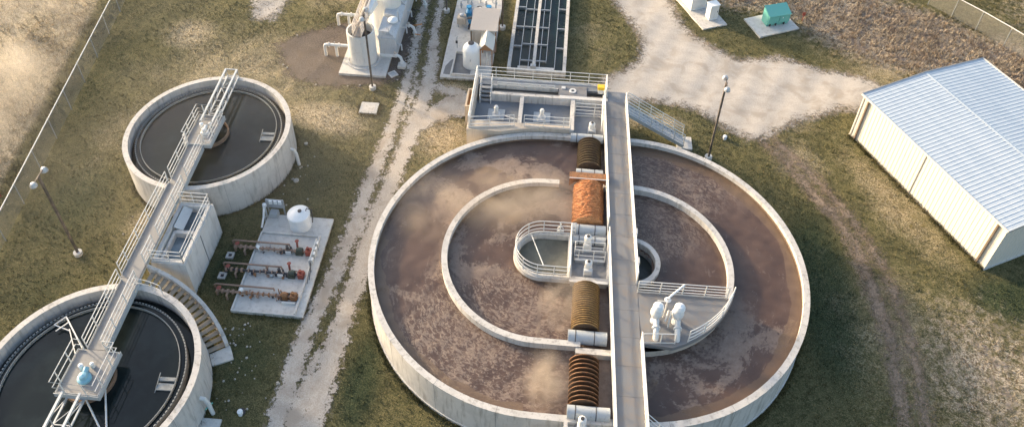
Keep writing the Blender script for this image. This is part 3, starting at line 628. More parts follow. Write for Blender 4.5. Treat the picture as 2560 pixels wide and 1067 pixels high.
r_ = thing('bay_guard_rail', 'low white handrail with a gate between the two island motors', 'railing'); rails([(-.75, .55, 2.62), (-.75, -.1, 2.62), (1.1, -.1, 2.62)], n=2, sp=.9).build('rail', MT['rail'], r_, True)
rails([(-.75, .55, 2.62), (1.1, .55, 2.62)], n=2, sp=.9).build('rail', MT['rail'], r_, True); MB().box(-.7, -.3, 2.621, 1.1, -.12, 2.9).build('kick_plate', MT['galv'], r_)
for x_, nm in ((-2.05, 'near the far rim'),):
    pass

# near drive platform on outer wall
npf = thing('near_drive_platform', 'concrete drive platform on the near rim beside the footbridge', 'platform')
MB().box(-.78, -14.0, -.1, 1.5, -10.72, 2.6).build('platform_block', MT['conc'], npf); b = MB(); b.box(-.98, -14, -.1, -.78, -10.69, 3.0); b.build('side_wall', MT['rim'], npf)

# footbridge along the rotors
br = thing('footbridge', 'long grey grated footbridge with white rails crossing the ditch', 'footbridge')
XL = lambda y: .93+(14-y)*.0262; XR = lambda y: 2.55+(14-y)*.0285
Y0, Y1 = -14.5, 14.1; ZB = 3.2
yy = np.linspace(Y0, Y1, 17); b = MB()
for a, c in zip(yy[:-1], yy[1:]):
    c2 = c-.012; b.add([(XL(a), a, ZB-.05), (XR(a), a, ZB-.05), (XR(c2), c2, ZB-.05), (XL(c2), c2, ZB-.05), (XL(a), a, ZB), (XR(a), a, ZB), (XR(c2), c2, ZB), (XL(c2), c2, ZB)],
                       [(0, 3, 2, 1), (4, 5, 6, 7), (0, 1, 5, 4), (1, 2, 6, 5), (2, 3, 7, 6), (3, 0, 4, 7)])
b.build('deck', MT['grate'], br)
for f, s_ in ((XL, 1), (XR, -1)):
    MB().beam((f(Y0)+s_*.06, Y0, ZB-.2), (f(Y1)+s_*.06, Y1, ZB-.2), .1, .32).build('girder', MT['galv'], br)
b = MB()
for a in np.arange(Y0+.5, Y1, 1.9): b.box(XL(a)+.115, a-.04, ZB-.3, XR(a)-.115, a+.04, ZB-.06)
b.build('cross_members', MT['galv'], br)
def brail(f, y0, y1, off): return rails(resample([(f(y0)+off, y0, ZB), (f(y1)+off, y1, ZB)], 2.4), sp=1.5, r=.034)
brail(XL, Y0, 1.4, .04).build('left_railing', MT['rail'], br, True); brail(XL, 2.2, 14.0, .04).build('left_railing', MT['rail'], br, True)
brail(XR, -1.85, 14.0, -.02).build('right_railing', MT['rail'], br, True); brail(XR, Y0, -5.85, -.02).build('right_railing', MT['rail'], br, True)
b = MB(); b.beam((XL(Y0), Y0, ZB+.08), (XL(13.9), 13.9, ZB+.08), .02, .16); b.beam((XR(-1.9), -1.9, ZB+.08), (XR(13.9), 13.9, ZB+.08), .02, .16); b.beam((XR(Y0), Y0, ZB+.08), (XR(-5.9), -5.9, ZB+.08), .02, .16); b.build('toe_board', MT['rail'], br)
for yy_, s_ in ((1.35, 'upper'), (-.85, 'lower')):
    o = thing('light_fixture', f'small pale fixture on the right bridge rail beside the island, {s_} of two', 'light fixture', (XR(yy_)+.02, yy_, ZB+.75), group='fixtures on the right bridge rail')
    MB().tube([(-.22, 0, .05), (0, 0, .1)], .035).build('arm', MT['wpaint'], o); MB().box(-.07, -.22, -.12, .1, .22, .2).build('housing', MT['wpaint'], o, bevel=.02)

# inlet platform right of the bridge
ip = thing('inlet_platform', 'quarter-round grey deck between footbridge and middle wall carrying two white vessels', 'platform')
ap = arc(L, 0, RM+.12, -22, -70, 16)
poly = [(2.98, -2.45), (ap[0][0]-.02, -2.42)]+ap+[(3.17, -5.92)]
MB().prism(poly, 2.905, 3.19).build('deck', MT['grate'], ip); 
low = arc(L, 0, RM+.02, -40, -88, 16); MB().prism([(3.17, -5.4)]+low[::-1]+[(5, -4.6)], 1.2, 2.9).build('support_wall', MT['conc_warm'], ip)
rails(resample([(3.02, -2.48, ZB), (8.25, -2.42, ZB)], 1.6), sp=1.3, n=4, r=.03).build('railing', MT['rail'], ip, True)
rails([(x-.05, y+.03, ZB) for x, y in ap[:-3]], sp=1.6, n=3, r=.032).build('curved_railing', MT['rail'], ip, True)
rails([(3.2, -5.85, ZB), (5.0, -5.72, ZB)], sp=1.0, n=1, h=.95, r=.03).build('railing', MT['rail'], ip, True)
def vessel(x, y, label, top):
    o = thing('pump_vessel', label, 'pump', (x, y, 3.19), group='white vessels on the inlet platform')
    b = MB(); b.lathe((0, 0, 0), [(.27, 0), (.27, .06), (.15, .1), (.15, .35), (.25, .5), (.33, .75), (.35, .9), (.32, 1.05), (.22, 1.2)], 24); b.build('casing', MT['wpaint'], o, True)
    MB().lathe((.05, .05, 1.22), [(.27, -.02), (.31, .03), (.30, .2), (.2, .34), (.01, .4)], 24).build('dome', MT['white'], o, True)
    MB().tube([(.02, -.15, .55), (0, -.7, .45), (0, -1.15, .1), (0, -1.25, -.45)], .165, 16).build('discharge_pipe', MT['wpaint'], o, True)
    MB().lathe((0, -.72, .42), [(.16, -.05), (.24, -.05), (.24, .05), (.16, .05)], 18, 'y').build('flange', MT['wpaint'], o, True)
    return o
vessel(3.95, -4.35, 'white domed pump vessel on the inlet platform, nearer the footbridge', 0)
vessel(5.15, -4.3, 'white domed pump vessel on the inlet platform, further from the footbridge', 0)
vf = thing('valve_stand', 'pale valve stand with a long sloping handle between the two white vessels', 'valve', (4.55, -3.75, 3.19))
b = MB(); b.tube([(-.1, -.3, 0), (0, 0, 1.3)], .035); b.tube([(.1, .3, 0), (0, 0, 1.3)], .035); b.tube([(-.5, .25, .8), (.1, .2, .8)], .03); b.tube([(-.1, -.9, .5), (.15, -.2, .6)], .05); b.tube([(.5, -.8, .2), (.6, -.5, 1.0)], .05); b.tube([(.1, -1, .1), (.2, -.6, 1.1)], .045)
b.build('stand', MT['wpaint'], vf, True); MB().tube([(.05, .1, 1.35), (.95, .85, 1.65)], .06).build('handle', MT['white'], vf, True)
MB().lathe((0, 0, 1.3), [(.05, -.04), (.2, 0), (.05, .04)], 14).build('handwheel', MT['wpaint'], vf, True)
st = thing('access_ladder', 'white railed stair descending from the footbridge at the bottom edge', 'stair')
b = rails(resample([(3.2, -10.5, 3.1), (5.9, -11.5, 1.2)], 1), sp=.9, n=3); b.build('railing', MT['rail'], st, True)
b = MB(); b.beam((3.2, -10.6, 3.0), (5.9, -11.6, 1.1), .12, .2); b.beam((3.0, -11.4, 3.0), (5.7, -12.4, 1.1), .12, .2); b.build('stringer', MT['galv'], st)

# ------------------------------------------------------------------ headworks basin behind the ditch
hw = thing('grit_basin', 'rectangular concrete basin with grey decks and white rails behind the ditch', 'basin')
HX0, HX1, HY0, HY1, HZ = -8.75, 1.25, 10.15, 16.0, 3.2
def ringy(x): dx = abs(x)-L; return math.sqrt(max(0, (RO+.065)**2-max(0, dx)**2))
xs_ = np.linspace(HX0, -1.45, 30); poly = [(x, max(HY0, ringy(x))) for x in xs_]+[(-1.45, 11.15), (HX0, 11.15)]
MB().prism(poly, -.1, HZ).build('front_wall', MT['conc_warm'], hw)
MB().box(HX0, 11.153, -.1, HX0+.3, HY1, HZ).build('side_wall', MT['conc_warm'], hw); MB().box(HX1-.3, 14.6, -.1, HX1, HY1, HZ).build('side_wall', MT['conc'], hw)
MB().box(HX0+.303, HY1-.3, -.1, HX1-.303, HY1, HZ).build('rear_wall', MT['conc'], hw)
b = MB(); b.box(-7.35, 14.05, 1.5, -2.3, 14.33, HZ+.004); b.build('channel_wall', MT['rim'], hw); MB().box(-2.3, 14.05, 1.5, 1.24, 14.36, HZ+.05).build('channel_wall_step', MT['conc'], hw)
MB().box(-7.35, 15.02, 2.9, -2.45, 15.12, HZ+.05).build('channel_curb', MT['rim'], hw)
MB().box(-8.445, 15.13, 3.0, 1.0, 15.69, HZ-.02).build('rear_walkway', MT['bluedeck'], hw)
MB().box(-8.445, 11.155, 2.2, -1.45, 14.045, 2.5).build('floor_deck', MT['bluedeck'], hw)
MB().box(-7.3, 14.335, 2.0, -2.4, 15.015, 2.75).build('channel_floor', MT['conc_warm'], hw)
MB().box(-5.2, 11.155, 2.5, -4.92, 14.045, HZ-.03).build('divider_wall', MT['rim'], hw)
b = MB(); b.box(-1.45, 10.8, -.1, -1.15, 14.045, HZ); b.box(.98, 10.8, -.1, 1.2, 14.045, 3.0); b.build('bay_wall', MT['rim'], hw); MB().box(-1.145, 10.8, 2.2, .975, 14.04, 2.6).build('bay_floor', MT['deck'], hw)
MB().box(-2.4, 14.365, 3.13, -.3, 15.5, 3.225).build('floor_plate', MT['grate'], hw); MB().box(-.29, 14.37, 2.2, .94, 15.1, 2.7).build('channel_floor', MT['conc_warm'], hw)
b = MB(); b.lathe((-1.35, 14.95, 3.226), [(.12, 0), (.26, 0), (.26, .05), (.12, .05)], 18); b.box(-2.2, 15.1, 3.226, -1.9, 15.35, 3.3); b.build('hatch_ring', MT['rail'], hw, True)
MB().box(1.252, 13.2, 2.9, 2.6, 15.2, 3.195).build('landing', MT['deck'], hw)
for nm, pts, kw in (('rear_railing', [(-8.6, 15.85, HZ), (1.1, 15.85, HZ)], {}), ('left_railing', [(-8.6, 10.35, HZ), (-8.6, 15.85, HZ)], {'r': .05}),
                    ('front_railing', [(-8.5, 10.3, HZ), (-5.4, 10.78, HZ)], {}), ('front_railing', [(-4.7, 10.85, HZ), (-1.4, 10.85, HZ)], {}),
                    ('right_railing', [(1.12, 14.4, HZ), (1.12, 15.85, HZ)], {'r': .045}), ('bay_railing', [(-1.1, 12.9, 2.6), (.95, 12.9, 2.6)], {'n': 4, 'h': 1.3}),
                    ('walkway_railing', [(-7.0, 15.07, HZ+.05), (-2.7, 15.07, HZ+.05)], {'n': 1, 'h': .25, 'sp': 1.6}), ('gate_railing', [(.82, 11.0, HZ-.1), (.86, 13.6, HZ-.1)], {'r': .036})):
    rails(resample(pts, 2.5), **kw).build(nm, MT['rail'], hw, True)
b = MB()
for k in range(4): b.box(-8.2, 14.9-k*.27, HZ-.06-k*.18, -7.4, 14.9-k*.27-.25, HZ-k*.18)
b.build('steps', MT['deck'], hw)
b = MB()
for xx in (-8.2, -7.4):
    b.beam((xx, 15.2, HZ-.1), (xx, 13.7, 2.52), .05, .2); b.tube([(xx, 15.3, HZ+.9), (xx, 14.8, HZ+.85), (xx, 13.7, 3.4), (xx, 13.7, 2.5)], .028, 6); b.tube([(xx, 15.3, HZ), (xx, 15.3, HZ+.9)], .028, 6)
b.build('step_rails', MT['rail'], hw, True)
b = MB()
for k in range(5): b.box(-8.15, 15.9+k*.02, HZ-.1-.5*k, -7.45, 16.05, HZ-.05-.5*k)
b.build('ladder_rungs', MT['rail'], hw)
for i, (x, nm) in enumerate(((-6.85, 'left'), (-3.5, 'right'))):
    o = thing('floating_mixer', f'square grey mixer frame with an upright motor in the {nm} bay of the grit basin', 'mixer', (x, 12.55, 2.5), group='mixers in the grit basin')
    MB().box(-.62, -.55, .001, .62, .55, .09).build('frame_plate', MT['cover'], o, bevel=.02)
    MB().lathe((0, 0, .09), [(.3, 0), (.3, .05), (.14, .12), (.14, .6), (.17, .62), (.12, .78), (.01, .8)], 18).build('motor_housing', MT['wpaint'], o, True)
    b = MB(); 
    for sx in (-1, 1): b.tube([(sx*.3, -.45, .1), (sx*.1, 0, .4)], .02)
    b.build('bracket', MT['wpaint'], o)
tag(MB().tube([(-6.2, 12.4, 2.6), (-5.25, 11.8, 2.9)], .03).build('guide_cable', MT['wpaint']), 'thin white rod from the left mixer to the divider wall', 'rod')
yb = thing('yellow_control_box', 'small yellow-topped control box at the rear right corner of the grit basin', 'control box', (.72, 14.95, HZ))
MB().box(-.2, -.18, .05, .2, .18, .45).build('cabinet', MT['wpaint'], yb, bevel=.02); MB().box(-.26, -.22, .45, .26, .22, .72).build('hood', MT['yellow'], yb, bevel=.03); MB().tube([(0, 0, 0), (0, 0, .1)], .06).build('leg', MT['galv'], yb)
sb_ = thing('side_channel', 'narrow tan concrete channel standing against the left wall of the grit basin', 'channel', (-9.1, 14.7, 0))
b = MB(); b.box(-.25, -.9, -.1, .345, -.78, 2.0); b.box(-.25, -.78, -.1, -.13, 1.0, 2.0); b.box(-.25, 1.0, -.1, .345, 1.12, 2.0); b.build('channel_walls', MT['conc_warm'], sb_); MB().box(-.13, -.78, -.1, .34, 1.0, 1.5).build('cover_slab', MT['wood'], sb_)

# stair on the right of the basin
ss = thing('service_stair', 'long aluminium stair with pale yellow rails descending from the footbridge to the grass', 'stair')
P0, P1 = Vector((2.65, 13.55, 3.1)), Vector((7.15, 13.5, .25))
for k in range(14):
    p = P0.lerp(P1, (k+.5)/14); MB().box(p.x-.15, p.y-.48, p.z-.03, p.x+.15, p.y+.48, p.z+.01).build('tread', MT['galv'], ss)
for s_ in (-.52, .52):
    MB().beam(P0+Vector((0, s_, -.05)), P1+Vector((0, s_, -.05)), .05, .26).build('stringer', MT['alu'], ss)
    rails(resample([tuple(P0+Vector((0, s_, .05))), tuple(P1+Vector((0, s_, .05)))], 1.6), n=4, sp=1.1, h=1.1, toe=False, r=.03).build('handrail', MT['rail'], ss, True)
MB().box(6.7, 12.85, -.1, 7.85, 14.15, .12).build('landing_pad', MT['pad'], ss)

# ------------------------------------------------------------------ clarifiers
def clarifier(cx, cy, r, label, rods):
    o = thing('clarifier', label, 'clarifier', (cx, cy, 0))
    n = 96; ring = lambda q: arc(0, 0, q, 0, 360, n)[:-1]
    MB().band(ring(r-T), ring(r), -.15, 2.9).build('wall', MT['rim'], o, True)
    MB().band(ring(r-T+.0), ring(r-T-.02), 1.9, 1.95).build('stain_line', MT['dark'], o, True)
    tr = r-T-.004
    for a in range(20, 380, 40): joint(o, (r+.001)*math.cos(R(a)), (r+.001)*math.sin(R(a)), a)
    MB().band(ring(5.02), ring(tr), 1.6, 1.75).build('launder_floor', MT['dark'], o, True)
    MB().band(ring(4.98), ring(5.02), 1.6, 2.36).build('launder_wall', MT['conc_dark'], o, True)
    b = MB(); k = 150; b.band(ring(4.955), ring(4.975), 2.2, 2.352)
    for i in range(k):                                                        # V-notch weir
        a0, a1, am = 2*PI*i/k, 2*PI*(i+.62)/k, 2*PI*(i+.31)/k
        b.add([(4.965*math.cos(a0), 4.965*math.sin(a0), 2.34), (4.965*math.cos(a1), 4.965*math.sin(a1), 2.34), (4.965*math.cos(a1), 4.965*math.sin(a1), 2.47), (4.965*math.cos(a0), 4.965*math.sin(a0), 2.47),
               (5.03*math.cos(a0), 5.03*math.sin(a0), 2.47), (5.03*math.cos(a1), 5.03*math.sin(a1), 2.47)], [(0, 1, 2, 3), (3, 2, 5, 4)])
    b.build('weir_plate', MT['weir'], o)
    MB().band(ring(4.64), ring(4.675), 2.1, 2.5).build('scum_baffle', MT['weir'], o, True)
    MB().lathe((0, 0, 0), [(1.36, 1.9), (1.36, 2.62), (1.28, 2.62), (1.28, 2.3), (.01, 2.28)], 48).build('centre_well', MT['rust_dark'], o, True)
    MB().lathe((0, 0, 0), [(.35, 1.5), (.35, 3.0), (.01, 3.0)], 20).build('centre_column', MT['rust_dark'], o, True)
    sb = MB(); sb.box(3.75, -.35, 2.2, 4.6, .05, 2.42); sb.box(3.75, .16, 2.2, 4.6, .36, 2.5); sb.tube([(3.72, -.5, 2.35), (3.72, .55, 2.6)], .025); s_ = sb.build('scum_trough', MT['weir'], o)
    s_.rotation_euler = (0, 0, R(2)); MB().box(3.85, .05, 2.2, 4.55, .155, 2.36).build('trough_gap', MT['dark'], o)
    p = MB(); a = R(-1); p.tube([(r-.05, 0, 1.5), (r+.22, 0, 1.45), (r+.34, 0, 1.0), (r+.4, -.05, -.1)], .12, 12); p.build('drain_pipe', MT['wpaint'], o, True)
    if rods:
        b = MB(); b.tube([(.55, .1, 2.75), (1.12, -.45, 2.65), (2.4, -3.2, 2.4), (2.9, -4.2, 2.4)], .05); b.tube([(.4, -1.2, 2.65), (1.73, -2.57, 2.4), (2.3, -3.3, 2.4)], .05); b.build('skimmer_arm', MT['rail'], o, True)
        b = MB(); b.beam((-1.2, 1.7, 2.6), (-3.05, 3.55, 2.6), .07, .1); b.beam((-1.35, 1.2, 2.5), (-2.55, 2.85, 2.5), .05, .07); b.beam((-3.05, 3.55, 2.6), (-3.5, 3.0, 2.55), .05, .06); b.beam((-2.75, 3.2, 2.6), (-3.25, 2.65, 2.5), .05, .06); b.beam((-3.5, 3.0, 2.55), (-2.5, 2.75, 2.5), .05, .06); b.build('skimmer_frame', MT['rail'], o)
    tag(MB().prism(arc(cx, cy, 4.985, 0, 360, 72)[:-1], 1.0, 2.32).build('water', MT['clear']), kind='structure')
    tag(MB().band([(cx+x, cy+y) for x, y in ring(5.03)], [(cx+x, cy+y) for x, y in ring(tr-.01)], 1.77, 1.86).build('water', MT['clear'], smooth=True), kind='structure')
    return o
m, t = M('rust_brown_steel', .7); t.col(t.mix(t.rng(t.noise(3, 5, .7), .4, .65), C4(.26, .16, .10), C4(.14, .09, .06))); MT['rust_dark'] = m
clarifier(*CL[0], 'round concrete tank of dark still water in the upper left, wholly in view', False)
clarifier(*CL[1], 'round tank of dark water cut by the bottom left corner, curved stair on its wall', True)

# walkway over both clarifiers
wk = thing('clarifier_walkway', 'long white-railed metal walkway linking the two round clarifiers over the splitter box', 'walkway')
def deck(b, p, q, w, z=3.2, t_=.08):
    p, q = Vector((*p, 0)), Vector((*q, 0)); d = (q-p).normalized(); s_ = Vector((-d.y, d.x, 0))*w/2
    b.add([(*(p-s_).xy, z-t_), (*(p+s_).xy, z-t_), (*(q+s_).xy, z-t_), (*(q-s_).xy, z-t_), (*(p-s_).xy, z), (*(p+s_).xy, z), (*(q+s_).xy, z), (*(q-s_).xy, z)],
          [(0, 3, 2, 1), (4, 5, 6, 7), (0, 1, 5, 4), (1, 2, 6, 5), (2, 3, 7, 6), (3, 0, 4, 7)])
b = MB(); deck(b, (-27.1, 6.65), (-27.02, 3.0), 1.05); deck(b, (-27.02, 2.98), (-26.95, -4.4), 1.15, 3.205); deck(b, (-26.85, -4.42), (-26.72, -9.15), 1.05); b.build('deck', MT['alu_deck'] if 'alu_deck' in MT else MT['galv'], wk)
b = MB()
for s_ in (-.52, .52):
    b.beam((-27.1+s_, 6.6, 3.0), (-27.02+s_, 3.0, 3.0), .08, .34); b.beam((-26.85+s_, -4.4, 3.0), (-26.72+s_, -9.1, 3.0), .08, .34); b.beam((-27.02+s_, 2.95, 3.04), (-26.95+s_, -4.38, 3.04), .08, .26)
b.build('side_beam', MT['alu'], wk)
for nm, pts in (('railing', [(-27.62, 6.6, 3.2), (-27.55, 3.5, 3.2)]), ('railing', [(-26.58, 6.6, 3.2), (-26.5, 3.6, 3.2)]), ('railing', [(-27.58, 3.1, 3.2), (-27.5, -4.2, 3.2)]),
                ('railing', [(-26.45, 2.9, 3.2), (-26.4, -1.3, 3.2)]), ('railing', [(-26.4, -2.0, 3.2), (-26.38, -3.4, 3.2)]), ('railing', [(-27.37, -4.6, 3.2), (-27.24, -9.1, 3.2)]), ('railing', [(-26.33, -4.6, 3.2), (-26.2, -9.1, 3.2)])):
    rails(resample(pts, 1.8), sp=1.6, r=.03, n=3).build(nm, MT['rail'], wk, True)
def platform(x0, x1, y0, y1, label, motor_kw, gaps):
    o = thing('drive_platform', label, 'platform'); MB().box(x0, y0, 3.0, x1, y1, 3.215).build('deck', MT['alu_deck'], o)
    MB().box(x0-.02, y0-.03, 2.95, x1+.02, y0-.002, 3.3).build('fascia', MT['alu'], o); MB().box(x1+.002, y0, 2.95, x1+.03, y1, 3.3).build('fascia', MT['alu'], o)
    for pts in gaps: rails(resample(pts, 1.5), sp=1.15, r=.03, n=2 if motor_kw else 3).build('railing', MT['rail'], o, True)
    return o
z = 3.215
platform(-27.95, -26.08, 6.68, 9.6, 'railed square platform at the centre of the far clarifier', 0,
         [[(-27.66, 6.75, z), (-27.9, 6.75, z), (-27.9, 9.55, z), (-26.13, 9.55, z), (-26.13, 6.75, z), (-26.5, 6.75, z)]])
platform(-27.75, -25.35, -11.85, -9.18, 'railed square platform carrying a blue drive at the centre of the near clarifier', 1,
         [[(-27.35, -9.25, z), (-27.7, -9.25, z), (-27.7, -11.8, z), (-25.4, -11.8, z), (-25.4, -9.25, z), (-26.05, -9.25, z)]])
def drive(x, y, mat, label, s=1.):
    o = thing('clarifier_drive', label, 'drive unit', (x, y, 3.215))
    MB().lathe((0, 0, 0), [(.36*s, 0), (.36*s, .14), (.22*s, .2), (.2*s, .42), (.01, .46)], 20).build('gearbox', MT[mat], o, True)
    MB().tube([(0, .1, .25), (-.05, .5, .28)], .15*s, 14).build('gear_reducer', MT[mat], o, True)
    MB().lathe((-.38, .55, 0), [(.13, 0), (.13, .4), (.01, .45)], 14).build('motor_cap', MT['white'], o, True); MB().lathe((.12, .75, 0), [(.12, 0), (.12, .3), (.01, .34)], 14).build('control_cap', MT['wpaint'], o, True)
    return o
drive(-26.55, -10.9, 'lblue', 'light blue drive unit on the near clarifier platform'); drive(-26.85, 7.8, 'wpaint', 'pale stained drive unit on the far clarifier platform', .8)
def truss(cx, w, ya, yb, label, skew=0.):
    o = thing('bridge_truss', label, 'truss'); ch = MB(); wb = MB(); n = max(3, int(abs(yb-ya)/1.3))
    X = lambda s_, y: cx+s_*w/2+skew*(y-ya)
    for s_ in (-1, 1):
        ch.beam((X(s_, ya), ya, 3.62), (X(s_, yb), yb, 3.62), .13, .13); ch.beam((X(s_, ya), ya, 2.97), (X(s_, yb), yb, 2.97), .09, .09)
        for i in range(n):
            a, c = ya+(yb-ya)*i/n, ya+(yb-ya)*(i+1)/n
            wb.beam((X(s_, a), a, 2.97), (X(s_, c), c, 3.62), .04, .05); wb.beam((X(s_, c), c, 2.97), (X(s_, c), c, 3.62), .04, .05)
    for i in range(n+1):
        a = ya+(yb-ya)*i/n; wb.beam((X(-1, a), a, 3.0), (X(1, a), a, 3.0), .05, .05)
        if i < n:
            c = ya+(yb-ya)*(i+1)/n; wb.beam((X(-1 if i % 2 else 1, a), a, 3.0), (X(1 if i % 2 else -1, c), c, 3.0), .035, .035)
    wb.beam((X(-1, yb), yb, 3.62), (X(1, yb), yb, 3.62), .08, .08)
    ch.build('chords', MT['alu'], o); wb.build('web_bracing', MT['galv'], o); return o
truss(-26.95, .85, 8.6, 14.25, 'open truss from the far clarifier platform to the far rim', -.025); truss(-26.65, .95, -11.9, -16.3, 'open truss running from the near clarifier platform out of the bottom edge')

# splitter box
sp = thing('splitter_box', 'tall concrete splitter box with grey water inside, between the two clarifiers', 'tank')
BX0, BX1, BY0, BY1 = -26.35, -24.2, -3.0, 1.85
MB().box(BX0, BY0, -.1, BX1, BY0+.3, 2.9).build('end_wall', MT['conc'], sp); MB().box(BX0, BY1-.3, -.1, BX1, BY1, 2.9).build('end_wall', MT['conc'], sp)
MB().box(BX0, BY0+.303, -.1, BX0+.25, BY1-.303, 2.9).build('side_wall', MT['conc'], sp); MB().box(BX1-.35, BY0+.303, -.1, BX1, BY1-.303, 2.9).build('side_wall', MT['conc'], sp)
MB().box(BX0+.55, -.55, 1, BX1-.353, -.3, 2.75).build('cross_wall', MT['rim'], sp); MB().box(BX0+.35, BY0+.31, 1, BX0+.54, -.3, 2.7).build('inner_wall', MT['rim'], sp)
g = MB(); g.beam((BX0+.62, -.25, 2.78), (BX0+.62, 1.5, 2.78), .62, .07, (.5, 0, 1)); g.build('sloped_plate', MT['alu'], sp)
tag(MB().box(BX0+.26, BY0+.31, 1.0, BX1-.36, BY1-.31, 2.3).build('water', MT['blue_w']), kind='structure')
z = 2.9
rails(resample([(BX0+.1, BY0+.1, z), (BX1-.12, BY0+.1, z)], 1.2), sp=1.1).build('railing', MT['rail'], sp, True)
rails(resample([(BX1-.12, BY0+.1, z), (BX1-.12, BY1-.1, z)], 1.2), sp=1.6).build('railing', MT['rail'], sp, True)
rails(resample([(BX1-.12, BY1-.1, z), (BX0+.1, BY1-.1, z)], 1.2), sp=1.1).build('railing', MT['rail'], sp, True)
MB().box(BX1+.001, -.62, -.05, BX1+.018, -.55, 2.7).build('wall_joint', MT['conc_dark'], sp)

# curved stair
cs = thing('curved_stair', 'curved concrete stair with timber-coloured treads wrapping down the near clarifier wall', 'stair')
ccx, ccy, cr = CL[1]; A0, A1 = 35., 85.; NS = 16
for k in range(NS):
    a0, a1 = A1-(A1-A0)*k/NS, A1-(A1-A0)*(k+1)/NS; z1 = 2.9-(k+.5)*2.75/NS
    MB().band(arc(ccx, ccy, cr+.03, a0-.32, a1+.32, 3), arc(ccx, ccy, cr+1.0, a0-.32, a1+.32, 3), z1-.07, z1, closed=False).build('tread', MT['tread'] if 'tread' in MT else MT['conc_warm'], cs)
n = 40; zt = [3.05-(2.85)*i/n+.22 for i in range(n+1)]; zb = [max(-.1, v-1.0) for v in zt]
MB().band(arc(ccx, ccy, cr+1.0, A1+1, A0, n), arc(ccx, ccy, cr+1.22, A1+1, A0, n), zb, zt, closed=False).build('parapet', MT['rim'], cs, True)
MB().band(arc(ccx, ccy, cr+.003, A1+1, A0, n), arc(ccx, ccy, cr+.028, A1+1, A0, n), -.1, [max(.1, v-.25) for v in zt], closed=False).build('inner_stringer', MT['conc'], cs, True)
rails([(*p, z_-.2) for p, z_ in zip(arc(ccx, ccy, cr-.2, A1+3, A0+34, 10), [3.1]*11)], h=.9, sp=1.2, n=2, toe=False, r=.022).build('handrail', MT['rail'], cs, True)
MB().band(arc(ccx, ccy, cr+.03, A0-.2, A0-8, 4), arc(ccx, ccy, cr+1.25, A0-.2, A0-8, 4), -.1, .13, closed=False).build('landing_pad', MT['pad'], cs)

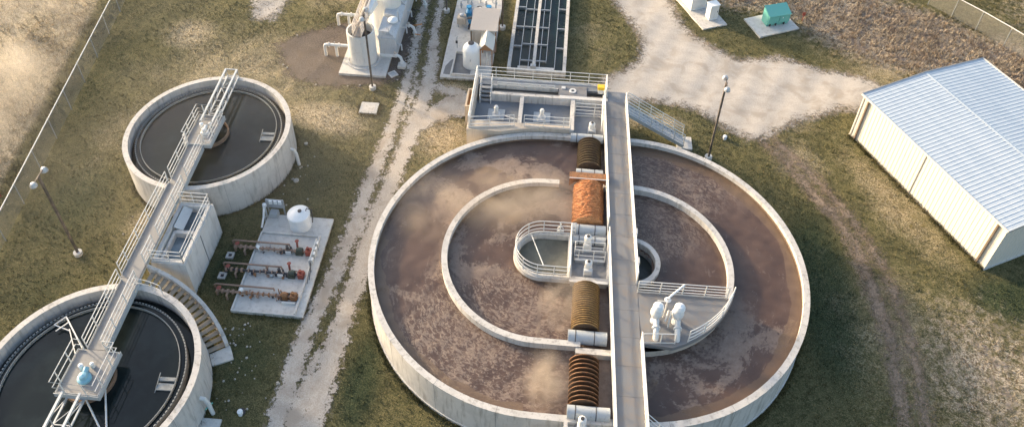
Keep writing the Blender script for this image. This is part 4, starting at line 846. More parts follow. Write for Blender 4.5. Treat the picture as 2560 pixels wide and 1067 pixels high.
# ------------------------------------------------------------------ chemical feed pad
pd = thing('pipe_pad', 'rectangular concrete pad with low curbs beside the splitter box', 'concrete pad')
MB().box(-21.55, -4.15, -.1, -17.05, 3.6, .18).build('slab', MT['pad'], pd)
b = MB(); b.box(-21.55, -4.15, .18, -21.45, 2.0, .3); b.box(-21.45, 1.9, .18, -17.55, 2.02, .34); b.box(-17.65, -4.05, .18, -17.53, 1.9, .34); b.box(-21.45, -4.15, .18, -17.53, -4.05, .26); b.box(-21.45, -1.62, .18, -17.65, -1.56, .21); b.build('curb', MT['pad'], pd)
for i, (y, rusty, side) in enumerate(((.95, 'green pumps and a red valve', 'farthest'), (-.85, 'green pumps and dark lower pipe', 'middle'), (-2.5, 'heavily rusted fittings', 'nearest'))):
    o = thing('pipe_run', f'rusty pipe pair with {rusty}, {side} of three', 'pipework', (0, y, 0), group='pipe runs on the pad')
    MB().tube([(-23.1, 0, -.1), (-23.1, 0, .42), (-23.0, 0, .5), (-19.3, 0, .5), (-19.3, 0, .3)], .06, 10).build('upper_pipe', MT['ppink'], o, True)
    MB().tube([(-22.85, -.42, -.1), (-22.85, -.42, .35), (-22.7, -.42, .42), (-17.9, -.42, .42)], .075, 10).build('lower_pipe', MT['ppink'] if i != 1 else MT['dark'], o, True)
    b = MB()
    for k in range(4):
        x = -22.75+.33*k; b.lathe((x, -.42, .42), [(.08, -.06), (.15, -.06), (.15, .06), (.08, .06)], 12, 'x')
    b.tube([(-22.6, -.42, .4), (-22.6, -.42, .75)], .05); b.tube([(-22.1, -.42, .4), (-22.1, -.72, .4), (-22.1, -.72, 0)], .07); b.build('valve_body', MT['ppink'], o, True)
    MB().lathe((-22.6, -.42, .76), [(.03, -.02), (.15, 0), (.03, .02)], 12).build('handwheel', MT['red'], o, True)
    for k in range(9):
        b = MB(); x = -21.3+.37*k+random.uniform(-.05, .05); b.lathe((x, -.42, .42), [(.08, -.035), (.13, -.035), (.13, .035), (.08, .035)], 10, 'x')
        if k % 2: b.tube([(x, -.42, .4), (x, -.42, .18)], .035)
        b.build('flange', MT['ppink'] if i != 2 else MT['rust'], o, True)
    b = MB(); b.box(-18.75, -.62, .2, -18.3, -.25, .45); b.lathe((-18.5, -.42, .55), [(.16, -.2), (.2, 0), (.16, .2), (.01, .2)], 14, 'x'); b.build('pump', MT['green'] if i < 2 else MT['rust'], o, True)
    b = MB(); b.box(-18.1, -.6, .2, -17.75, -.2, .62); b.tube([(-17.95, -.4, .6), (-17.95, -.4, .85)], .09); b.tube([(-18.15, -.3, .45), (-17.7, -.3, .45)], .1); b.build('pump_head', MT['red'] if i < 2 else MT['rust'], o, True)
    if i < 2:
        b = MB(); b.tube([(-18.75, -.1, .3), (-18.8, .1, .75)], .07); b.lathe((-18.8, .12, .78), [(.03, -.03), (.14, 0), (.03, .03)], 10); b.build('red_valve', MT['red'], o, True)
        b = MB(); b.tube([(-19.35, -.3, .25), (-19.35, -.3, .7)], .1); b.tube([(-19.1, -.3, .25), (-19.1, -.3, .65)], .06); b.box(-19.6, -.55, .2, -19.0, -.45, .5); b.build('chemical_feeder', MT['dark'], o, True)
        MB().box(-19.4, -.62, .2, -19.05, -.5, .5).build('feeder_box', MT['wpaint'], o)
    else:
        b = MB(); b.box(-18.95, -.5, .19, -17.7, -.3, .28)
        for k in range(9): x = -18.9+random.random()*1.2; yy_ = -.42+random.uniform(-.22, .3); b.tube([(x, yy_, .2), (x+random.uniform(-.05, .05), yy_, random.uniform(.45, .75))], .035)
        b.build('rusted_fittings', MT['rust'], o, True)
        MB().box(-18.6, -.85, .182, -17.75, -.75, .34).build('channel_piece', MT['rail'], o)
for q in range(3):
    pr0 = [k for k in COL.objects if k.name.startswith('pipe_run')][q]
    for k in range(14):
        x = random.uniform(-21.2, -17.9); y = -.42+random.uniform(-.28, .34); h = random.uniform(.1, .38); b = MB()
        if k % 3 == 0: b.tube([(x, y, .18), (x, y, .18+h), (x+random.uniform(-.3, .3), y, .18+h)], .028, 8)
        elif k % 3 == 1: b.lathe((x, y, .18), [(.05, 0), (.07, h*.6), (.1, h*.62), (.1, h*.75), (.02, h)], 10)
        else: b.box(x-.06, y-.05, .18, x+.06, y+.05, .18+h*.7)
        b.build('fitting', MT[('ppink', 'rust', 'dark', 'galv', 'ppink')[k % 5]], pr0, k % 3 != 2)
for x, y, w_ in ((-21.2, .42, 'at the far left corner of the pipe pad'), (-21.2, -2.9, 'by the nearest pipe run on the pad')):
    o = thing('vent_cap', 'small white domed cap '+w_, 'cap', (x, y, .18)); MB().tube([(0, 0, 0), (0, 0, .5)], .04).build('stem', MT['wpaint'], o); MB().lathe((0, 0, .48), [(.11, 0), (.13, .06), (.09, .13), (.01, .16)], 14).build('dome', MT['white'], o, True)
def poly_tank(x, y, z, r, h, name, label, taper=0):
    o = thing(name, label, 'tank', (x, y, z))
    prof = [(r, 0), (r*1.01, .05)]
    for k in range(5): zz = .1+(h-.35)*k/5; prof += [(r, zz), (r*.985, zz+.03), (r, zz+.06)]
    prof += [(r, h-.22), (r*1.05, h-.2), (r*1.05, h-.05), (r*.99, h)]
    MB().lathe((0, 0, 0), prof, 48).build('body', MT['white'], o, True)
    MB().lathe((0, 0, 0), [(r*.985, h-.002), (r*.6, h+.14), (.25, h+.22), (.01, h+.23)], 48).build('lid', MT['white'], o, True)
    MB().lathe((.12, .0, h+.19), [(.13, 0), (.13, .09), (.01, .1)], 18).build('fill_cap', MT['dark'], o, True)
    b = MB(); b.tube([(r*.62, .1, h+.05), (r*.7, .3, h+.2), (r*1.08, .35, h), (r*1.1, .3, h*.4), (r*1.1, .1, .25)], .035); b.build('feed_pipe', MT['dark'], o, True); return o
poly_tank(-19.1, 2.85, .18, .72, 1.25, 'storage_tank', 'round white plastic tank with a domed lid on the pipe pad')
pr_ = thing('control_rack', 'grey lattice control rack standing at the far left corner of the pipe pad', 'control rack', (-21.0, 3.75, 0))
MB().box(-.62, -.05, .75, .62, .05, 1.5).build('panel', MT['galv'], pr_)
for x in (-.55, .55): MB().box(x-.04, -.04, 0, x+.04, .04, 1.55).build('post', MT['galv'], pr_)
for i, x in enumerate((-.25, .08, .38)): MB().box(x-.1, -.14, 1.2, x+.1, -.052, 1.5).build('meter_box', MT['white'], pr_)
MB().box(-.35, -.5, .2, .2, -.06, .62).build('equipment_cabinet', MT['cover'], pr_)
hp = thing('hose_stand', 'slanting white hose and pipe stand at the left corner of the pipe pad', 'pipe stand', (-21.55, 3.0, 0))
b = MB(); b.tube([(-.12, .5, 0), (-.1, .5, 1.1), (-.02, .2, 1.3), (.05, -.3, .9), (.05, -.9, .55)], .07); b.build('pipe', MT['wpaint'], hp, True); MB().lathe((-.1, .5, 1.1), [(.1, -.1), (.15, 0), (.13, .2), (.01, .28)], 14).build('cap', MT['white'], hp, True)
b = MB(); b.tube([(.0, -.1, .2), (.1, -.1, .8), (.2, -.3, .8)], .03); b.tube([(.1, .2, .2), (.12, .1, .9)], .025); b.build('conduit', MT['galv'], hp, True)
mp = thing('meter_panel', 'pale green instrument panel with white boxes on the right curb of the pipe pad', 'control panel', (-17.4, 0.1, .18))
MB().box(-.04, -.95, .5, .04, .9, 1.15).build('backboard', MT['cover'], mp);
for y in (-.9, .85): MB().box(-.03, y-.03, 0, .03, y+.03, 1.2).build('post', MT['galv'], mp)
for i, y in enumerate((-.7, -.25, .15, .6)): MB().box(.045, y-.13, .7, .2, y+.13, 1.12).build('instrument_box', MT['wpaint'], mp, bevel=.01)
b = MB(); b.tube([(.1, -1.0, 1.1), (.1, -1.25, .6), (.05, -1.6, .1)], .025); b.tube([(.1, -1.0, .9), (0, -1.3, .5), (0, -1.9, .1)], .02); b.build('conduit', MT['dark'], mp, True)
for x, y, w_ in ((-23.05, .05, 'between the farthest and middle pipe runs'), (-23.02, -1.55, 'between the middle and nearest pipe runs')):
    o = thing('handhole', 'small square concrete box frame in the grass '+w_, 'handhole', (x, y, 0), group='square box frames beside the splitter box')
    b = MB(); s_ = .24
    b.box(-s_, -s_, -.05, s_, -s_+.12, .1); b.box(-s_, s_-.12, -.05, s_, s_, .1); b.box(-s_, -s_+.12, -.05, -s_+.12, s_-.12, .1); b.box(s_-.12, -s_+.12, -.05, s_, s_-.12, .1); b.build('frame', MT['rim'], o); MB().box(-s_+.13, -s_+.13, -.05, s_-.13, s_-.13, .03).build('lid', MT['dark'], o)
o = thing('utility_slab', 'pale square concrete slab alone in the grass beside the gravel track', 'concrete slab', (-17.05, 14.87, 0)); MB().box(-.7, -.63, -.1, .7, .63, .12).build('slab', MT['pad'], o, bevel=.02); MB().box(-.5, -.45, .12, .5, .45, .135).build('cover_plate', MT['rim'], o)
o = thing('corner_slab', 'corner of a concrete slab with a teal hose at the bottom left edge', 'concrete slab', (-20.3, -11.4, 0)); MB().box(-.9, -1.5, -.1, .55, .5, .1).build('slab', MT['pad'], o)
tag(MB().tube([(-20.6, -10.0, .1), (-20.85, -10.6, .25), (-21.1, -11.3, .35), (-21.3, -12.4, .3)], .045).build('hose', MT['teal']), 'teal hose lying on the slab at the base of the near clarifier', 'hose')
for x, y, lb in ((-18.85, -10.45, 'small white post cap in the grass near the bottom edge'), (10.4, 14.35, 'small white and blue pipe cap in the grass beside the right lamp post')):
    o = thing('cleanout', lb, 'pipe cap', (x, y, 0)); MB().lathe((0, 0, -.1), [(.14, 0), (.14, .3), (.16, .31), (.15, .4), (.01, .44)], 18).build('cap', MT['white'], o, True); MB().lathe((0, .12, -.1), [(.24, 0), (.22, .16), (.01, .17)], 18).build('collar', MT['dark'], o, True)

# ------------------------------------------------------------------ lamps
def lamp(x, y, label, base_mat='pad'):
    o = thing('lamp_post', label, 'lamp post', (x, y, 0), group='site lamp posts')
    MB().lathe((0, 0, -.1), [(.27, 0), (.27, .38), (.01, .38)], 20).build('base', MT[base_mat], o, True); MB().beam((0, 0, .28), (0, 0, 7.45), .13, .13).build('pole', MT['bronze'], o)
    MB().beam((0, -.55, 7.42), (0, .55, 7.5), .06, .06).build('crossarm', MT['bronze'], o)
    for s_ in (-1, 1):
        h = MB().lathe((0, s_*.62, 7.3), [(.01, .26), (.12, .24), (.2, .12), (.22, -.02), (.19, -.03)], 20).build('lamp_head', MT['galv'], o, True)
        MB().lathe((0, s_*.62, 7.3), [(.19, -.035), (.1, -.07), (.01, -.08)], 16).build('lens', MT['white'], h, True)
    return o
m, t = M('bronze_pole', .5, .3); t.col(t.mix(t.rng(t.noise(1.2, 3, .5), .4, .6), C4(.09, .08, .07), C4(.2, .16, .13))); MT['bronze'] = m
lp = lamp(-32.85, -.82, 'lamp post in the dark grass left of the clarifier walkway')
for x, y, lb in ((-17.27, 17.22, 'lamp post in front of the white concrete tower'), (8.96, 12.11, 'lamp post in the grass behind the right side of the ditch'), (-7.67, 26.22, 'lamp post beside the equipment skid at the top edge'), (-12.86, 28.15, 'lamp post beside the gravel track at the top edge')):
    copy_tree(lp, (x, y, 0), 0, lb)

# ------------------------------------------------------------------ filter towers, top left
tw = thing('filter_tower', 'white concrete cylinder with a railed catwalk on top and a square footing', 'tower', (-18.70, 20.55, 0))
MB().box(-1.67, -1.95, -.1, 2.2, 9, .2).build('footing_slab', MT['pad'], tw)
MB().lathe((0, 0, .2), [(1.42, 0), (1.42, .14), (1.2, .14)], 40).build('footing_ring', MT['conc'], tw, True)
MB().lathe((0, 0, .2), [(1.15, 0), (1.13, 3.1), (1.0, 3.1), (1.0, .8), (.01, .8)], 48).build('cylinder_wall', MT['wconc'] if 'wconc' in MT else MT['wpaint'], tw, True)
MB().box(-.28, -1.16, .5, .28, -1.12, 3.2).build('seam_panel', MT['wpaint'], tw)
MB().lathe((0, 0, 2.5), [(.99, 0), (.01, .02)], 32).build('inner_shadow_disc', MT['dark'], tw, True)  # dark disc painting the shade inside the open tower
tw2 = thing('filter_tower', 'second white concrete cylinder behind the first, cut by the top edge', 'tower', (-17.7, 25.6, 0))
MB().lathe((0, 0, .2), [(1.3, 0), (1.3, 3.3), (1.12, 3.3), (1.12, .8), (.01, .8)], 48).build('cylinder_wall', MT['wpaint'], tw2, True); MB().lathe((0, 0, 1.2), [(1.11, 0), (.01, .02)], 32).build('inner_shadow_disc', MT['dark'], tw2, True)  # second dark disc, painted shade inside the rear tower
cw = thing('tower_catwalk', 'grey catwalk with rusty cream rails running from the front tower to the rear tower', 'catwalk')
MB().add([(-19.0, 19.45, 3.4), (-18.4, 19.45, 3.4), (-17.7, 31, 4.6), (-18.5, 31, 4.6), (-19.0, 19.45, 3.33), (-18.4, 19.45, 3.33), (-17.7, 31, 4.53), (-18.5, 31, 4.53)], [(0, 1, 2, 3), (7, 6, 5, 4), (0, 4, 5, 1), (1, 5, 6, 2), (2, 6, 7, 3), (3, 7, 4, 0)]).build('deck', MT['grate'], cw)
for xa, xb in ((-19.05, -18.55), (-18.35, -17.65)):
    b = MB(); A, B = Vector((xa, 19.45, 3.4)), Vector((xb, 31, 4.6)); 
    for hh in (.1, .45, .75, 1.05): b.tube([A+Vector((0, 0, hh)), B+Vector((0, 0, hh))], .05, 6)
    for k in range(12): p = A.lerp(B, k/11); q = A.lerp(B, min(1, (k+1)/11)); b.tube([p, p+Vector((0, 0, 1.05))], .035, 6); b.tube([p, q+Vector((0, 0, 1.05))], .022, 6)
    b.build('railing', MT['crail'], cw, True)
vb = tag(MB().add([(-18.5, 21.6, 4.3), (-18.05, 21.7, 4.3), (-17.7, 22.9, 4.85), (-18.2, 22.9, 4.9), (-18.45, 21.8, 3.8), (-18.05, 21.9, 3.8), (-17.7, 23.1, 4.0), (-18.2, 23.1, 4.0)], [(0, 1, 2, 3), (4, 5, 6, 7), (0, 1, 5, 4), (1, 2, 6, 5), (2, 3, 7, 6), (3, 0, 4, 7)]).build('intake_hood', MT['white']), 'bright white sloping hood beside the catwalk', 'hood')
fb = thing('filter_housing', 'long white steel filter housing with sloping lids beside the towers', 'filter unit', (-16.75, 21.1, 0))
FX0, FX1 = -.68, .72
MB().box(FX0, 0, .2, FX1, 12, 2.1).build('body', MT['hous'], fb)
for k in range(5):
    y0, y1 = .08+2.35*k, .08+2.35*k+2.25
    MB().add([(FX0+.02, y0, 2.103), (FX1, y0, 2.103), (FX1, y1, 2.103), (FX0+.02, y1, 2.103), (FX0+.02, y0+.1, 2.75), (FX1-.55, y0+.15, 2.62), (FX1-.5, y1-.6, 2.4), (FX0+.02, y1-.1, 2.7)],
             [(0, 3, 2, 1), (4, 5, 6, 7), (0, 1, 5, 4), (1, 2, 6, 5), (2, 3, 7, 6), (3, 0, 4, 7)]).build('sloped_lid', MT['hous'], fb)
    b = MB(); b.tube([(FX1+.02, y0+.4, 1.2), (FX1+.35, y0+.4, 1.2), (FX1+.35, y0+.4, .6)], .07); b.build('side_pipe', MT['hous'], fb, True)
b = MB(); b.beam((FX0-.03, -.03, 2.2), (FX0-.03, 12, 2.9), .07, .3); b.box(FX0-.05, -.05, .2, FX1+.03, -.002, .5); b.build('edge_frame', MT['white'], fb)
MB().lathe((.2, 1.9, 2.55), [(.42, 0), (.4, .14), (.25, .25), (.01, .3)], 24).build('manway_dome', MT['white'], fb, True)
b = MB(); b.tube([(-.1, .15, 2.4), (.55, .05, 2.4)], .03); b.tube([(.2, .1, 2.4), (.2, .25, 2.95), (.05, .3, 3.0), (.02, .3, 2.85)], .03); b.build('vent_pipe', MT['galv'], fb, True)
b = MB(); b.tube([(.55, 2.4, 2.2), (.55, 2.4, 3.1)], .03); b.tube([(.6, 5, 2.2), (.6, 5, 3.0)], .03); b.build('riser', MT['galv'], fb, True)
for x, y, w_ in ((-21.05, 20.95, 'lower'), (-21.0, 25.2, 'upper')):
    o = thing('inlet_pipe', f'white inverted U pipe on the left of the towers, the {w_} of the two', 'pipe', (x, y, 0), group='white pipes left of the towers')
    MB().tube([(1.25, 0, 1.2), (-.75, 0, 1.2), (-.9, 0, 1.15), (-.95, 0, 1.0), (-.95, 0, -.1)], .13, 14).build('main_pipe', MT['wpaint'], o, True); MB().tube([(0, 0, 1.15), (0, 0, -.1)], .12, 14).build('leg', MT['wpaint'], o, True)
    b = MB()
    for xx in (-.6, .25): b.lathe((xx, 0, 1.2), [(.13, -.05), (.2, -.05), (.2, .05), (.13, .05)], 16, 'x')
    b.build('flange', MT['wpaint'], o, True); MB().tube([(-.1, 0, 1.3), (-.1, 0, 1.55)], .025).build('valve_stem', MT['galv'], o)
for i, (x, y, nm, mt) in enumerate(((-15.85, 20.3, 'on a small concrete block in front', 'wpaint'), (-15.5, 24.4, 'with an orange handle', 'wpaint'), (-15.3, 28.6, 'at the top edge', 'wpaint'))):
    o = thing('pipe_elbow', f'white flanged elbow pipe {nm}, right of the filter housing', 'pipe', (x, y, 0), group='elbow pipes right of the filter housing')
    MB().tube([(-.35, .2, .9), (.05, .2, .9), (.3, .1, .8), (.42, 0, .5), (.42, 0, -.1)], .12, 14).build('elbow', MT[mt], o, True)
    MB().lathe((-.1, .2, .9), [(.12, -.05), (.2, -.05), (.2, .05), (.12, .05)], 16, 'x').build('flange', MT[mt], o, True); MB().lathe((.42, 0, .35), [(.12, -.04), (.2, -.04), (.2, .04), (.12, .04)], 16).build('flange', MT[mt], o, True)
    MB().lathe((-.15, .2, 1.05), [(.05, 0), (.14, .06), (.12, .16), (.01, .2)], 14).build('valve_bonnet', MT['conc_warm'], o, True)
    if i == 1:
        b = MB(); b.beam((.5, .3, .9), (1.0, .5, .95), .05, .05); b.beam((.5, -.4, .5), (1.0, -.5, .5), .06, .06); b.beam((.1, .5, .7), (.9, .75, .7), .05, .05); b.build('orange_handle', MT['orange'], o)
    if i == 0: MB().box(.1, -.5, -.1, .75, .1, .3).build('support_block', MT['pad'], o, bevel=.02)
o = thing('valve_box_frame', 'tilted square concrete frame on the dark gravel right of the tower footing', 'valve box', (-15.98, 19.05, 0), R(40))
b = MB(); s_ = .33; b.box(-s_, -s_, 0, s_, -s_+.1, .14); b.box(-s_, s_-.1, 0, s_, s_, .14); b.box(-s_, -s_+.1, 0, -s_+.1, s_-.1, .14); b.box(s_-.1, -s_+.1, 0, s_, s_-.1, .14); b.build('frame', MT['pad'], o); MB().box(-s_+.1, -s_+.1, 0, s_-.1, s_-.1, .07).build('lid', MT['galv'], o)
# edging rocks round the dark gravel
per = [(p, q) for p, q in zip(MULCH[:4], MULCH[1:5])]+[(MULCH[9], MULCH[0])]; k = 0
for p, q in per:
    L_ = math.hypot(q[0]-p[0], q[1]-p[1]); n = int(L_/.62)
    for i in range(n):
        if random.random() < .6: continue
        f = (i+random.uniform(.2, .8))/n; s_ = random.uniform(.05, .1); b = MB(); seg = 7
        rr = [[s_*random.uniform(.7, 1.2) for _ in range(seg)] for _ in range(3)]
        b.add([(rr[j][a]*math.cos(2*PI*a/seg)*(1, 1.0, .5)[j], rr[j][a]*math.sin(2*PI*a/seg)*(1, 1.0, .5)[j], (0, s_*.6, s_*1.0)[j]) for j in range(3) for a in range(seg)],
              [(j*seg+a, j*seg+(a+1) % seg, (j+1)*seg+(a+1) % seg, (j+1)*seg+a) for j in range(2) for a in range(seg)]+[tuple(2*seg+a for a in range(seg))])
        tag(b.build('edging_rock', MT['rock'], loc=(p[0]+(q[0]-p[0])*f+random.uniform(-.15, .15), p[1]+(q[1]-p[1])*f+random.uniform(-.15, .15), 0)), 'small pale rock along the edge of the dark gravel bed', 'rock', 'edging rocks round the dark gravel bed'); k += 1
ROCKS = [(-20.6, 6.9, .17, 'pale rock in the grass beside the far clarifier wall'), (-20.9, 10.6, .12, 'small pale stone in the grass right of the far clarifier')]
for x, y, s_, lb in ROCKS:
    b = MB(); b.lathe((0, 0, 0), [(s_*1.1, -.02), (s_*1.25, s_*.4), (s_*.8, s_*.8), (.01, s_*.9)], 7); tag(b.build('field_rock', MT['rock'], loc=(x, y, 0)), lb, 'rock')
# loose stone chips in the grass by the near clarifier and the towers
b = MB()
for _ in range(80):
    c_ = random.choice([(-20.3, -8.6, .9, 1.8), (-20.8, -5.8, 1.2, 1.2), (-20.5, 7, 2, 3), (-29, 1, 2, 2.5), (-18.5, -8, 2, 2)]); x, y = random.gauss(c_[0], c_[2]*.5), random.gauss(c_[1], c_[3]*.6); s_ = random.uniform(.02, .07)
    if bool(blocked(np.array([x]), np.array([y]))[0]): continue
    b.lathe((x, y, 0), [(s_*1.2, -.02), (s_*1.3, s_*.6), (s_*.4, s_*1.2), (.002, s_*1.25)], 5)
tag(b.build('stone_chips', MT['rock']), 'loose pale stone chips scattered in the grass beside the clarifiers', 'stones', kind='stuff')

# ------------------------------------------------------------------ equipment skid
sk = thing('equipment_slab', 'long concrete slab with a curbed bay under the white tank and tan shelter', 'concrete slab')
MB().box(-12.1, 19.0, -.1, -8.0, 34, .2).build('slab', MT['pad'], sk); b = MB()
b.box(-11.25, 19.2, .2, -11.15, 22.2, .45); b.box(-11.15, 19.2, .2, -8.3, 19.3, .45); b.box(-11.15, 22.1, .2, -10.0, 22.2, .45); b.build('curb', MT['pad'], sk); MB().box(-11.14, 19.31, .2, -9.7, 22.09, .215).build('bay_floor', MT['conc_dark'], sk)
MB().prism([(-11.9, 19.4), (-11.35, 19.35), (-11.3, 21.4), (-11.5, 21.2), (-11.85, 20.4)], .2, .204).build('wet_stain', MT['conc_dark'], sk)
vt = thing('upright_tank', 'tall white plastic tank with sloping shoulders and a black lid on the slab', 'tank', (-9.72, 20.75, .2))
MB().lathe((0, 0, 0), [(.66, 0), (.7, .06), (.7, 1.75), (.64, 1.95), (.35, 2.25), (.24, 2.3)], 40).build('body', MT['white'], vt, True); MB().lathe((0, 0, 2.28), [(.25, 0), (.25, .08), (.01, .1)], 24).build('lid', MT['dark'], vt, True); MB().box(-.03, -.72, .95, .03, -.69, 1.15).build('level_mark', MT['galv'], vt)
sh = thing('equipment_shelter', 'tan flat-roofed shelter with a small gabled hood in front on the slab', 'shelter', (-9.0, 23.5, .2))
MB().box(-1.05, -.95, 2.15, 1.2, 2.2, 2.3).build('roof', MT['tan'], sh); MB().box(-1.0, -.9, .9, -.1, -.82, 2.15).build('front_panel', MT['conc_warm'], sh); b = MB()
for x in (-.95, 1.1):
    for y in (-.85, 2.1): b.box(x-.05, y-.05, 0, x+.05, y+.05, 2.15)
b.build('post', MT['wood'], sh); MB().box(-.98, -.8, .0, .95, 2.0, 1.5).build('enclosed_equipment', MT['cover'], sh)
gx0, gxm, gx1, gy0, gy1 = .0, .42, 1.0, -2.9, -1.0
MB().add([(gx0-.1, gy0, 1.75), (gxm, gy0, 2.35), (gx1+.1, gy0, 1.75), (gx0-.1, gy1, 1.75), (gxm, gy1, 2.35), (gx1+.1, gy1, 1.75), (gx0-.1, gy0, 1.8), (gxm, gy0, 2.41), (gx1+.1, gy0, 1.8), (gx0-.1, gy1, 1.8), (gxm, gy1, 2.41), (gx1+.1, gy1, 1.8)],
         [(0, 1, 4, 3), (1, 2, 5, 4), (6, 9, 10, 7), (7, 10, 11, 8), (0, 6, 7, 1), (1, 7, 8, 2), (3, 4, 10, 9), (4, 5, 11, 10), (0, 3, 9, 6), (2, 8, 11, 5)]).build('gable_roof', MT['siding'], sh)
MB().add([(gx0, gy0+.06, 1.7), (gx1, gy0+.06, 1.7), (gxm, gy0+.06, 2.28), (gx0, gy0+.1, 1.7), (gx1, gy0+.1, 1.7), (gxm, gy0+.1, 2.28)], [(0, 1, 2), (5, 4, 3), (0, 3, 4, 1), (1, 4, 5, 2), (2, 5, 3, 0)]).build('gable_end', MT['wood'], sh)
b = MB()
for x in (gx0+.02, gx1-.02): b.box(x-.04, gy0+.1, 0, x+.04, gy0+.18, 1.72); b.box(x-.04, gy1-.1, 0, x+.04, gy1-.02, 1.72)
b.build('timber_post', MT['wood'], sh)
b = MB(); b.tube([(.55, -2.7, 0), (.55, -2.7, 1.4)], .05); b.tube([(.75, -2.6, 0), (.75, -2.6, 1.0), (.95, -2.6, 1.0)], .04); b.tube([(.5, -2.7, .6), (.75, -2.6, .6)], .05); b.build('riser_pipe', MT['wpaint'], sh, True)
for x, y, w_ in ((-10.75, 27.4, 'left'), (-9.0, 27.6, 'right')):
    o = thing('blue_pump', f'blue pump behind the tan shelter, the {w_} one', 'pump', (x, y, .2), group='blue pumps behind the shelter')
    MB().box(-.35, -.5, 0, .35, .5, .2).build('base', MT['galv'], o); MB().lathe((0, 0, .5), [(.01, -.5), (.26, -.48), (.3, -.3), (.3, .3), (.2, .5), (.01, .52)], 20, 'y').build('casing', MT['blue'], o, True); MB().lathe((0, .1, .5), [(.14, 0), (.14, .45), (.24, .46), (.24, .54), (.01, .54)], 18).build('flange', MT['blue'], o, True)
o = thing('gauge_drum', 'dark round drum with a white face between the blue pumps', 'gauge', (-9.85, 27.6, .2)); MB().lathe((0, 0, 0), [(.32, 0), (.32, .75), (.25, .9), (.01, .92)], 22).build('drum', MT['dark'], o, True); MB().lathe((.08, -.1, .93), [(.15, -.05), (.15, 0), (.01, .01)], 18).build('face', MT['white'], o, True)
o = thing('blue_valve', 'dark blue upright valve left of the tan shelter', 'valve', (-10.5, 25.9, .2)); MB().lathe((0, 0, 0), [(.2, 0), (.2, .1), (.1, .12), (.1, .5), (.18, .55), (.12, .8), (.01, .82)], 18).build('body', MT['blue'], o, True); MB().lathe((0, 0, .95), [(.03, -.03), (.22, 0), (.03, .03)], 18).build('handwheel', MT['dark'], o, True); MB().tube([(0, -.7, .3), (0, .6, .3)], .1).build('pipe', MT['dark'], o, True)
o = thing('tan_compressor', 'tan and grey machine on legs at the left side of the slab', 'machine', (-11.2, 26.1, .2)); MB().box(-.4, -.4, .3, .35, .4, .95).build('housing', MT['conc_warm'], o, bevel=.04); b = MB(); [b.box(x-.04, y-.04, 0, x+.04, y+.04, .3) for x in (-.3, .25) for y in (-.3, .3)]; b.build('leg', MT['galv'], o); MB().lathe((0, 0, .95), [(.2, 0), (.2, .2), (.01, .25)], 16).build('fan', MT['galv'], o, True)
for i in range(7):
    x, y = (-11.6, -11.1, -10.7, -10.0, -9.4, -8.9, -8.5)[i], (28.6, 29.4, 28.9, 29.6, 29.0, 29.7, 28.8)[i]
    o = thing('riser_manifold', 'pale vertical pipe riser in the cluster at the top of the slab', 'pipework', (x, y, .2), group='pipe risers at the top of the slab'); b = MB(); h = random.uniform(.6, 1.3); b.tube([(0, 0, 0), (0, 0, h), (.1, .1, h+.1), (.4, .1, h+.1)], .06, 10); b.build('pipe', MT['wpaint' if i % 2 else 'galv'], o, True); MB().lathe((0, 0, h*.5), [(.06, -.04), (.14, -.04), (.14, .04), (.06, .04)], 14).build('flange', MT['cover'], o, True)
o = thing('slab_hydrant', 'thin grey standpipe at the left edge of the slab', 'standpipe', (-11.2, 22.9, .2)); MB().tube([(0, 0, 0), (0, 0, 1.1), (.1, 0, 1.2)], .035).build('pipe', MT['galv'], o, True); MB().box(-.12, -.06, .5, .05, .06, .75).build('box', MT['dark'], o)

# ------------------------------------------------------------------ dark water basin
ub = thing('contact_basin', 'long narrow basin of dark green water with a white centre wall and thin frames', 'basin')
UX0, UX1, UY0, UY1 = -6.75, -1.92, 20.2, 40
b = MB(); b.box(UX0, UY0+.25, -.1, UX0+.28, UY1, .5); b.box(UX1-.28, UY0+.25, -.1, UX1, UY1, .5); b.build('side_wall', MT['rim'], ub); MB().box(UX0, UY0, -.1, UX1, UY0+.247, .5).build('end_wall', MT['rim'], ub)
MB().box(-4.72, UY0+.25, -.1, -4.46, UY1, .46).build('centre_wall', MT['rim'], ub)
b = MB()
for x in (-5.78, -5.05, -4.13, -2.87): b.box(x-.022, UY0+.6, -.05, x+.022, UY1, .36)
b.build('baffle', MT['galv'], ub)
b = MB()
for i, y in enumerate((21.6, 23.8, 26.2, 28.8, 31.6)): b.box(-5.7, y, .3, -4.73, y+.07, .42); b.box(-4.45, y, .3, -3.6, y+.07, .42)
for y in (23.4, 26.1, 29.0, 32): b.box(UX0+.28, y, .34, -5.8, y+.08, .46); b.box(-2.84, y, .34, UX1-.28, y+.08, .46)
b.box(-3.62, 21.6, -.05, -3.58, 40, .36); b.build('cross_frame', MT['galv'], ub)
MB().box(-5.9, UY0+.26, .1, -2.9, UY0+.62, .42).build('weir_box', MT['conc'], ub)
tag(MB().box(UX0+.285, UY0+.252, -.05, UX1-.285, UY1-.01, .2).build('water', MT['green_w']), kind='structure')
o = thing('weir_actuator', 'small grey actuator on the front end of the dark basin centre wall', 'actuator', (-4.6, 20.6, .47)); MB().box(-.25, -.15, 0, .2, .2, .3).build('housing', MT['galv'], o, bevel=.02); MB().tube([(-.05, .05, .3), (-.05, .05, .6)], .06).build('stem', MT['wpaint'], o)
o = thing('weir_cover', 'rusty cover plate on the front weir of the dark basin', 'cover', (-5.4, 20.63, .423)); MB().box(-.3, -.14, 0, .3, .14, .06).build('plate', MT['conc_warm'], o)

